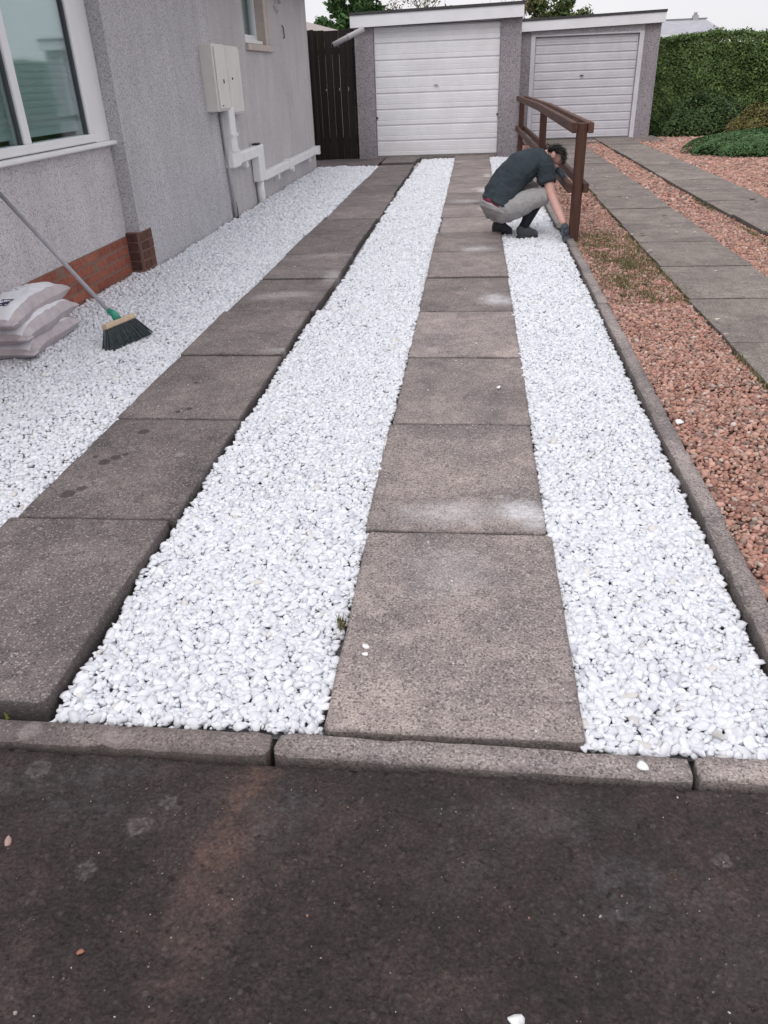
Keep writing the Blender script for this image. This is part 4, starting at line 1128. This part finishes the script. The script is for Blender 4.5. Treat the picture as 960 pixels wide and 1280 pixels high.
# ------------------------------------------------------------------ stacked stone sacks
t = NT('woven_sack')
wv = t.math('MULTIPLY', t.math('SINE', t.math('MULTIPLY', t.xyz()[1], 900)), t.math('SINE', t.math('MULTIPLY', t.xyz()[2], 900)))
c = t.ramp(t.noise(14, 4), [(.3, (.42, .37, .385)), (.7, (.56, .51, .525))])
M['sack'] = t.done(c, .6, t.bump(t.noise(26, 4), .55, .012), .35)
M['sack_white'] = plain('white_print_area', (.78, .78, .82), .5, .06, 12, .35, .3, 30)
M['ink'] = plain('navy_ink', (.035, .035, .10), .6, .1, 30, .3)
M['ink_pale'] = plain('pale_blue_ink', (.36, .40, .55), .6, .15, 60, .3)
def sack(cx, cy, cz, L, Wd, T, rz, label, seed, text=None, tilt=0.0):
    nu, nv_ = 30, 18
    root = empty('stone_sack', (cx, cy, cz), label, 'sack', 'stack of stone sacks by the house wall')
    mt = Matrix.Translation((cx, cy, cz)) @ Euler((0, tilt, rz)).to_matrix().to_4x4()
    def surf(u, v, s):
        pin = 1 - .10*(1-abs(u)**3)*0 
        ww = Wd/2*(.90 + .10*abs(u)**3)
        ll = L/2*(.93 + .07*abs(v)**3)
        prof = (max(0, 1-abs(u)**3.2))**.6*(max(0, 1-abs(v)**3.0))**.5
        w = float(vnoise(u*2+seed*3, v*2, 1.4, seed))*.14 + float(vnoise(u*5, v*5+seed, 1.4, seed+5))*.09 + .05*math.sin(u*23+3*v+seed)*abs(v)
        th = T/2*prof*(1+w)
        sag = -.10*T*(abs(u)**3)
        return Vector((u*ll, v*ww + .008*math.sin(u*5+seed), s*th + sag))
    b = MB(); bt = MB()
    for s in (1, -1):
        V = [mt @ surf(-1+2*i/nu, -1+2*j/nv_, s) for i in range(nu+1) for j in range(nv_+1)]
        F, F2 = [], []
        for i in range(nu):
            for j in range(nv_):
                k = i*(nv_+1)+j
                qd = (k, k+1, k+nv_+2, k+nv_+1)
                u_, v_ = -1+2*(i+.5)/nu, -1+2*(j+.5)/nv_
                (F2 if (s > 0 and v_ > -.80 and abs(u_) < .95) else F).append(qd)
        b.add(V, F, True)
        if s > 0: bt.add(V, F2, True)
    b.build('sack_body', M['sack'], root); bt.build('printed_face', M['sack_white'], root)
    if text:
        for txt, u, v, size, rot, mat in text:
            cu = bpy.data.curves.new('lettering', 'FONT'); cu.body = txt; cu.size = size; cu.align_x = 'CENTER'; cu.align_y = 'CENTER'; cu.offset = .0015
            to = bpy.data.objects.new('lettering', cu); COL.objects.link(to)
            me = bpy.data.meshes.new_from_object(to.evaluated_get(bpy.context.evaluated_depsgraph_get()))
            bpy.data.objects.remove(to)
            for vt in me.vertices:
                p = Vector((vt.co.x*math.cos(rot)-vt.co.y*math.sin(rot), vt.co.x*math.sin(rot)+vt.co.y*math.cos(rot), 0))
                uu, vv = u + p.x/(L/2), v + p.y/(Wd/2)
                uu, vv = max(-.97, min(.97, uu)), max(-.97, min(.97, vv))
                vt.co = (mt @ (surf(uu, vv, 1) + Vector((0, 0, .002)))) - Vector((cx, cy, cz))
            me.materials.append(mat); link('lettering', me, root)
    # folded ear at the near corner
    e = MB(); e.obox(mt @ Vector((-L/2*.97, -Wd/2*.93, .0)), (1,0,0), (0,1,0), (.2,.1,1), .035, .03, .008, .005); e.build('corner_fold', M['sack'], root)
    return root
sack(-2.60, 4.30, .036, .72, .31, .150, math.radians(92), 'bottom sack of the stone sack stack, flattest on the gravel', 3)
sack(-2.60, 4.30, .130, .80, .30, .150, math.radians(94), 'middle sack of the stone sack stack', 5)
sack(-2.63, 4.29, .226, .90, .28, .150, math.radians(95), 'top sack of the stack with dark lettering on its white face', 8,
     [('DR', -.52, -.10, .10, math.pi, M['ink']), ('\u2014\u2014', -.02, .52, .09, math.pi*.5, M['ink']), ('- -', .36, .60, .10, math.pi*.5, M['ink']), ('\u2014', .06, .12, .10, .6, M['ink_pale']), ('-', .16, .05, .12, .2, M['ink_pale'])])

# ------------------------------------------------------------------ crouching man
def skin(name, verts, edges, mat, parent, sub=2):
    org = ORG[parent.name]
    me = bpy.data.meshes.new(name)
    me.from_pydata([tuple(Vector(v[:3])-org) for v in verts], edges, [])
    o = bpy.data.objects.new(name, me); COL.objects.link(o)
    md = o.modifiers.new('skin', 'SKIN'); md.use_smooth_shade = True
    for i, v in enumerate(verts):
        r_ = v[3]
        me.skin_vertices[0].data[i].radius = (r_, r_) if not isinstance(r_, tuple) else r_
    me.skin_vertices[0].data[0].use_root = True
    ss = o.modifiers.new('sub', 'SUBSURF'); ss.levels = sub; ss.render_levels = sub
    bpy.context.view_layer.update()
    me2 = bpy.data.meshes.new_from_object(o.evaluated_get(bpy.context.evaluated_depsgraph_get()))
    me2.name = name
    bpy.data.objects.remove(o); bpy.data.meshes.remove(me)
    me2.materials.clear(); me2.materials.append(mat)
    me2.polygons.foreach_set('use_smooth', [True]*len(me2.polygons))
    ob = link(name, me2, parent)
    ORG[ob.name] = org
    return ob
M['skin'] = plain('skin', (.62, .37, .32), .55, .08, 20, .35)
def cloth(name, col, var=.2):
    t = NT(name)
    c = t.ramp(t.noise(9, 4), [(.3, tuple(x*(1-var) for x in col)), (.7, tuple(x*(1+var) for x in col))])
    return t.done(c, .9, t.bump(t.noise(13, 3, .5, dist=1.2), .8, .03), .15)
M['shirt'] = cloth('charcoal_cotton', (.040, .052, .062))
M['trouser'] = cloth('grey_jersey', (.33, .322, .322), .12)
M['dark_cloth'] = cloth('dark_sock', (.018, .020, .024))
M['boot'] = plain('boot_leather', (.055, .058, .066), .7, .25, 30, .3, .4, 80)
M['glove'] = plain('grey_glove', (.070, .080, .095), .75, .3, 40, .2, .4, 120)
M['hair'] = plain('dark_hair', (.014, .012, .013), .5, .3, 60, .4, .5, 160)
M['pink'] = plain('crimson_waistband', (.20, .03, .065), .8, .15, 30, .2)

man = empty('person', (.36, 7.5, -.02), 'man in dark t-shirt and grey trousers crouching by the fence, reaching down with gloves', 'person')
fwd = Vector((.89, .46, 0)); rgt = Vector((.46, -.89, 0)); UP = Vector((0, 0, 1))
Pel = Vector((.255, 7.47, .250)); Wst = Vector((.30, 7.50, .40)); Chs = Vector((.455, 7.54, .565)); Nck = Vector((.60, 7.575, .640))
Hd = Vector((.685, 7.60, .655))
ShR, ShL = Vector((.615, 7.44, .600)), Vector((.535, 7.69, .610))
ElR, WrR = Vector((.675, 7.36, .370)), Vector((.795, 7.215, .125))
ElL, WrL = Vector((.64, 7.73, .50)), Vector((.735, 7.66, .515))
HpR, HpL = Vector((.285, 7.385, .245)), Vector((.205, 7.56, .245))
KnR, KnL = Vector((.600, 7.40, .335)), Vector((.530, 7.75, .345))
AnR, AnL = Vector((.452, 7.42, .070)), Vector((.245, 7.66, .075))
bv = [(*Pel, .10), (*Wst, .105), (*Chs, .115), (*Nck, .055), (*(Nck*.45+Hd*.55+Vector((0,0,.012))), .050), (*Hd, .070), (*(Hd+Vector((.052,.02,-.030))), .062),
      (*ShR, .055), (*ElR, .041), (*(ElR*.5+WrR*.5), .038), (*WrR, .027),
      (*ShL, .055), (*ElL, .040), (*WrL, .027),
      (*HpR, .085), (*KnR, .055), (*((KnR+AnR)/2), .045), (*AnR, .034),
      (*HpL, .085), (*KnL, .055), (*((KnL+AnL)/2), .045), (*AnL, .034),
      (*(Hd+Vector((.108,.035,-.065))), .018), (*(Hd+Vector((.040,.010,-.088))), .040)]
be = [(0,1),(1,2),(2,3),(3,4),(4,5),(5,6),(2,7),(7,8),(8,9),(9,10),(2,11),(11,12),(12,13),(0,14),(14,15),(15,16),(16,17),(0,18),(18,19),(19,20),(20,21),(6,22),(5,23)]
skin('body', bv, be, M['skin'], man)
# ear, eye
b = MB()
ec = Hd + Vector((.006, -.066, .000))
b.loft([(ec+Vector((0,.010,0)), (.017,0,0), (0,0,.026)), (ec+Vector((0,-.006,0)), (.021,0,0), (0,0,.031)), (ec+Vector((-.002,-.012,0)), (.014,0,0), (0,0,.022))], 12)
b.build('ear', M['skin'], man)
b = MB()
for s in (-1, 1):
    c0 = Hd + Vector((.098, .02+s*.030, -.025))
    b.loft([(c0+Vector((-.008,0,0)), (0,.002,0), (0,0,.002)), (c0, (0,.010,0), (0,0,.007)), (c0+Vector((.006,0,0)), (0,.002,0), (0,0,.002))], 8)
b.build('eyes', M['hair'], man)
# t-shirt: lofted torso plus two sleeves
def ring(c, d, w, t_, tw=rgt):
    """ring across direction d, half width w along the shoulder axis and half thickness t_"""
    d = d.normalized(); a = (tw - d*tw.dot(d)).normalized(); n_ = d.cross(a)
    return (c, a*w, n_*t_)
def wrinkle(rings, k, amp):
    out = []
    for i in range(len(rings)-1):
        for j in range(k):
            f = j/k
            (c0_, a0_, b0_), (c1_, a1_, b1_) = rings[i], rings[i+1]
            g_ = 1 + random.uniform(-1, 1)*amp*6*(0 if i == 0 and j == 0 else 1)
            out.append((Vector(c0_).lerp(Vector(c1_), f), Vector(a0_).lerp(Vector(a1_), f)*(1+(g_-1)*.4), Vector(b0_).lerp(Vector(b1_), f)*g_))
    return out + [rings[-1]]
b = MB()
d0 = Vector((.45, .12, .9)); d1 = Vector((.72, .25, .64)); d2 = Vector((.86, .3, .3)); d3 = Vector((.9, .3, .05))
b.loft(wrinkle([ring(Vector((.240,7.455,.262)), d0, .190, .166), ring(Vector((.254,7.47,.335)), d0, .188, .160), ring(Vector((.292,7.49,.43)), d0, .178, .140),
        ring(Vector((.350,7.51,.505)), d1, .178, .132), ring(Vector((.435,7.535,.57)), d1, .190, .128), ring(Vector((.515,7.555,.612)), d2, .185, .112),
        ring(Vector((.575,7.57,.632)), d2, .140, .088), ring(Vector((.612,7.578,.640)), d3, .072, .066)], 3, .003), 24)
for S_, E_ in ((ShR, ElR), (ShL, ElL)):
    dv = (E_-S_).normalized(); e0 = S_*.92 + Vector((.49,7.56,.58))*.08
    a = dv.orthogonal().normalized(); c_ = dv.cross(a)
    pts = [(e0 - dv*.055, .062), (e0 - dv*.01, .080), (e0 + dv*.06, .079), (e0 + dv*.13, .073), (e0 + dv*.175, .069)]
    b.loft([(p, a*r_, c_*r_) for p, r_ in pts], 16)
def fold(o, amp, sc, seed):
    bm = bmesh.new(); bm.from_mesh(o.data)
    bmesh.ops.subdivide_edges(bm, edges=bm.edges[:], cuts=1, use_grid_fill=True, smooth=.6)
    bm.normal_update()
    for v in bm.verts:
        c_ = v.co
        w_ = float(vnoise(c_.x*sc+c_.z*sc*.7, c_.z*sc*.9-c_.x*sc*.5+c_.y*sc*.6, 1.0, seed))
        w_ = (1-abs(w_))**2.5 - .35
        v.co = c_ + v.normal*amp*w_
    bm.to_mesh(o.data); bm.free()
    o.data.polygons.foreach_set('use_smooth', [True]*len(o.data.polygons))
ts = b.build('t_shirt', M['shirt'], man)
fold(ts, .013, 13, 3)
# crimson waistband above the trousers
b = MB(); b.loft([ring(Vector((.218,7.440,.252)), d0, .155, .150), ring(Vector((.230,7.447,.285)), d0, .155, .146)], 24); b.build('waistband', M['pink'], man)
# trousers: seat plus two thighs
b = MB()
b.loft(wrinkle([ring(Vector((.207,7.443,.268)), d0, .150, .118), ring(Vector((.203,7.442,.246)), d0, .176, .145), ring(Vector((.215,7.447,.225)), Vector((.3,.1,.95)), .182, .150),
        ring(Vector((.240,7.455,.165)), Vector((.2,.1,.97)), .160, .130), ring(Vector((.258,7.462,.128)), Vector((.1,0,1)), .105, .085), ring(Vector((.262,7.464,.118)), Vector((.1,0,1)), .04, .03)], 3, .004), 24)
for H_, K_ in ((HpR, KnR), (HpL, KnL)):
    dv = (K_-H_).normalized(); a_ = rgt - dv*rgt.dot(dv); a_.normalize(); c_ = dv.cross(a_)
    pts = [(H_-dv*.10+Vector((0,0,-.01)), .060, .070), (H_-dv*.06, .098, .108), (H_+dv*.02, .112, .122), (H_+dv*.11, .108, .112), (H_+dv*.21, .094, .094), (K_-dv*.03, .084, .082), (K_+dv*.035, .074, .068), (K_+dv*.065, .045, .04)]
    b.loft(wrinkle([(p, a_*w_, c_*h_) for p, w_, h_ in pts], 3, .004), 20)
fold(b.build('trousers', M['trouser'], man), .010, 16, 9)
# dark socks, boots
for K_, A_ in ((KnR, AnR), (KnL, AnL)):
    dv = (A_-K_).normalized(); a_ = dv.orthogonal().normalized(); c_ = dv.cross(a_); L_ = (A_-K_).length; q_ = K_ + Vector((-.02, 0, -.01))
    sb = MB(); sb.loft(wrinkle([(q_+dv*.01, a_*.050, c_*.050), (q_+dv*.06, a_*.058, c_*.058), (q_+dv*L_*.55, a_*.054, c_*.054), (A_-dv*.04, a_*.043, c_*.043), (A_+dv*.02, a_*.042, c_*.042)], 3, .004), 16)
    sb.build('sock', M['dark_cloth'], man)
for A_, dr in ((AnR, Vector((.93,.15,0))), (AnL, Vector((.75,-.45,0)))):
    dr = dr.normalized(); z0 = Vector((0,0,-1))*(A_.z+.012)
    skin('boot', [(*(A_+Vector((0,0,.03))), .048), (*(A_+z0*.55), .050), (*(A_-dr*.055+z0*.62), .040), (*(A_+dr*.075+z0*.62), .044), (*(A_+dr*.145+z0*.70), .036)], [(0,1),(1,2),(1,3),(3,4)], M['boot'], man)
for A_, dr in ((AnR, Vector((.93,.15,0))), (AnL, Vector((.75,-.45,0)))):
    dr = dr.normalized(); sd = Vector((-dr.y, dr.x, 0)); z1 = -.016
    q = MB(); c0 = Vector((A_.x, A_.y, z1)) + dr*.042
    q.loft([(c0, dr*.098, sd*.034), (c0+Vector((0,0,.014)), dr*.102, sd*.036), (c0+Vector((0,0,.022)), dr*.094, sd*.032)], 16)
    q.build('boot_sole', M['black'], man)
# gloved hands: palm, four bent fingers and a thumb each
def hand(W_, d, curl, side, spread):
    d, curl, side = d.normalized(), curl.normalized(), side.normalized()
    v = [(*(W_-d*.035), .034), (*(W_+d*.01), .030), (*(W_+d*.045), .036)]; e = [(0,1),(1,2)]
    for i, (ln, o_) in enumerate(((.062,-.027), (.072,-.009), (.068,.010), (.054,.027))):
        k = len(v); a = W_ + d*.075 + side*o_
        v += [(*a, .0115), (*(a+(d*.8+curl*.5+side*o_*spread).normalized()*ln*.5), .0105), (*(a+(d*.8+curl*.5).normalized()*ln*.5+(d*.35+curl*.9).normalized()*ln*.5), .009)]
        e += [(2,k),(k,k+1),(k+1,k+2)]
    k = len(v); a = W_ + d*.025 + side*(-.034)
    v += [(*a, .013), (*(a + (d*.6 - side*.6 + curl*.4).normalized()*.035), .0115), (*(a + (d*.8 - side*.2 + curl*.7).normalized()*.062), .010)]
    e += [(1,k),(k,k+1),(k+1,k+2)]
    skin('glove', v, e, M['glove'], man, 2)
hand(WrR + (WrR-ElR).normalized()*.02, Vector((.12,-.15,-.95)), Vector((.35,-.5,-.3)), Vector((.75,.6,0)), 3)
hand(WrL + Vector((.02,0,0)), Vector((.75,-.1,-.55)), Vector((.1,.1,-.9)), Vector((.1,.9,0)), 3)
# hair: a cap of short strands over the skull
r = np.random.default_rng(5)
n = 2600
dv_ = r.normal(size=(n, 3)); dv_ /= np.linalg.norm(dv_, axis=1, keepdims=True)
face = np.array([.72, .2, -.66]); sidem = np.abs(dv_[:, 1])
keep = (dv_ @ np.array([.35, .05, .93]) > -.05) | (dv_ @ np.array([1.0, .1, .2]) > .72)
keep &= ~((dv_[:, 2] < .52) & (dv_[:, 0] < .60) & (dv_[:, 1] < .1)) & ~(dv_[:, 2] < -.45)
dv_ = dv_[keep]; n = len(dv_)
P = np.array(Hd) + np.array([.025, .008, -.012]) + dv_*np.array([.088, .078, .080])
fl = np.array([.75, .1, -.55]); tg = fl - dv_*(dv_ @ fl)[:, None]; tg /= np.linalg.norm(tg, axis=1, keepdims=True)+1e-6
tg += r.normal(0, .25, (n, 3)); sd = np.cross(dv_, tg)
V = np.stack([P - sd*.008, P + sd*.008, P + tg*.040 + dv_*.010], 1).reshape(-1, 3)
cap = MB()
Hc = Hd + Vector((.022, .006, -.004))
hv, hf = ICO[2]
capv = [tuple(Hc + Vector((v[0]*.086, v[1]*.076, v[2]*.080))) for v in hv]
kf = [tuple(f) for f in hf if all((hv[i] @ np.array([.62,.10,.78]) > .42) for i in f)]
cap.add(capv, kf, True)
hr = cap.build('hair', M['hair'], man)
link('strands', np_mesh('strands', V-np.array(ORG[man.name]), np.arange(3*n).reshape(n, 3), M['hair'], False), hr)
# beard under the bowed chin
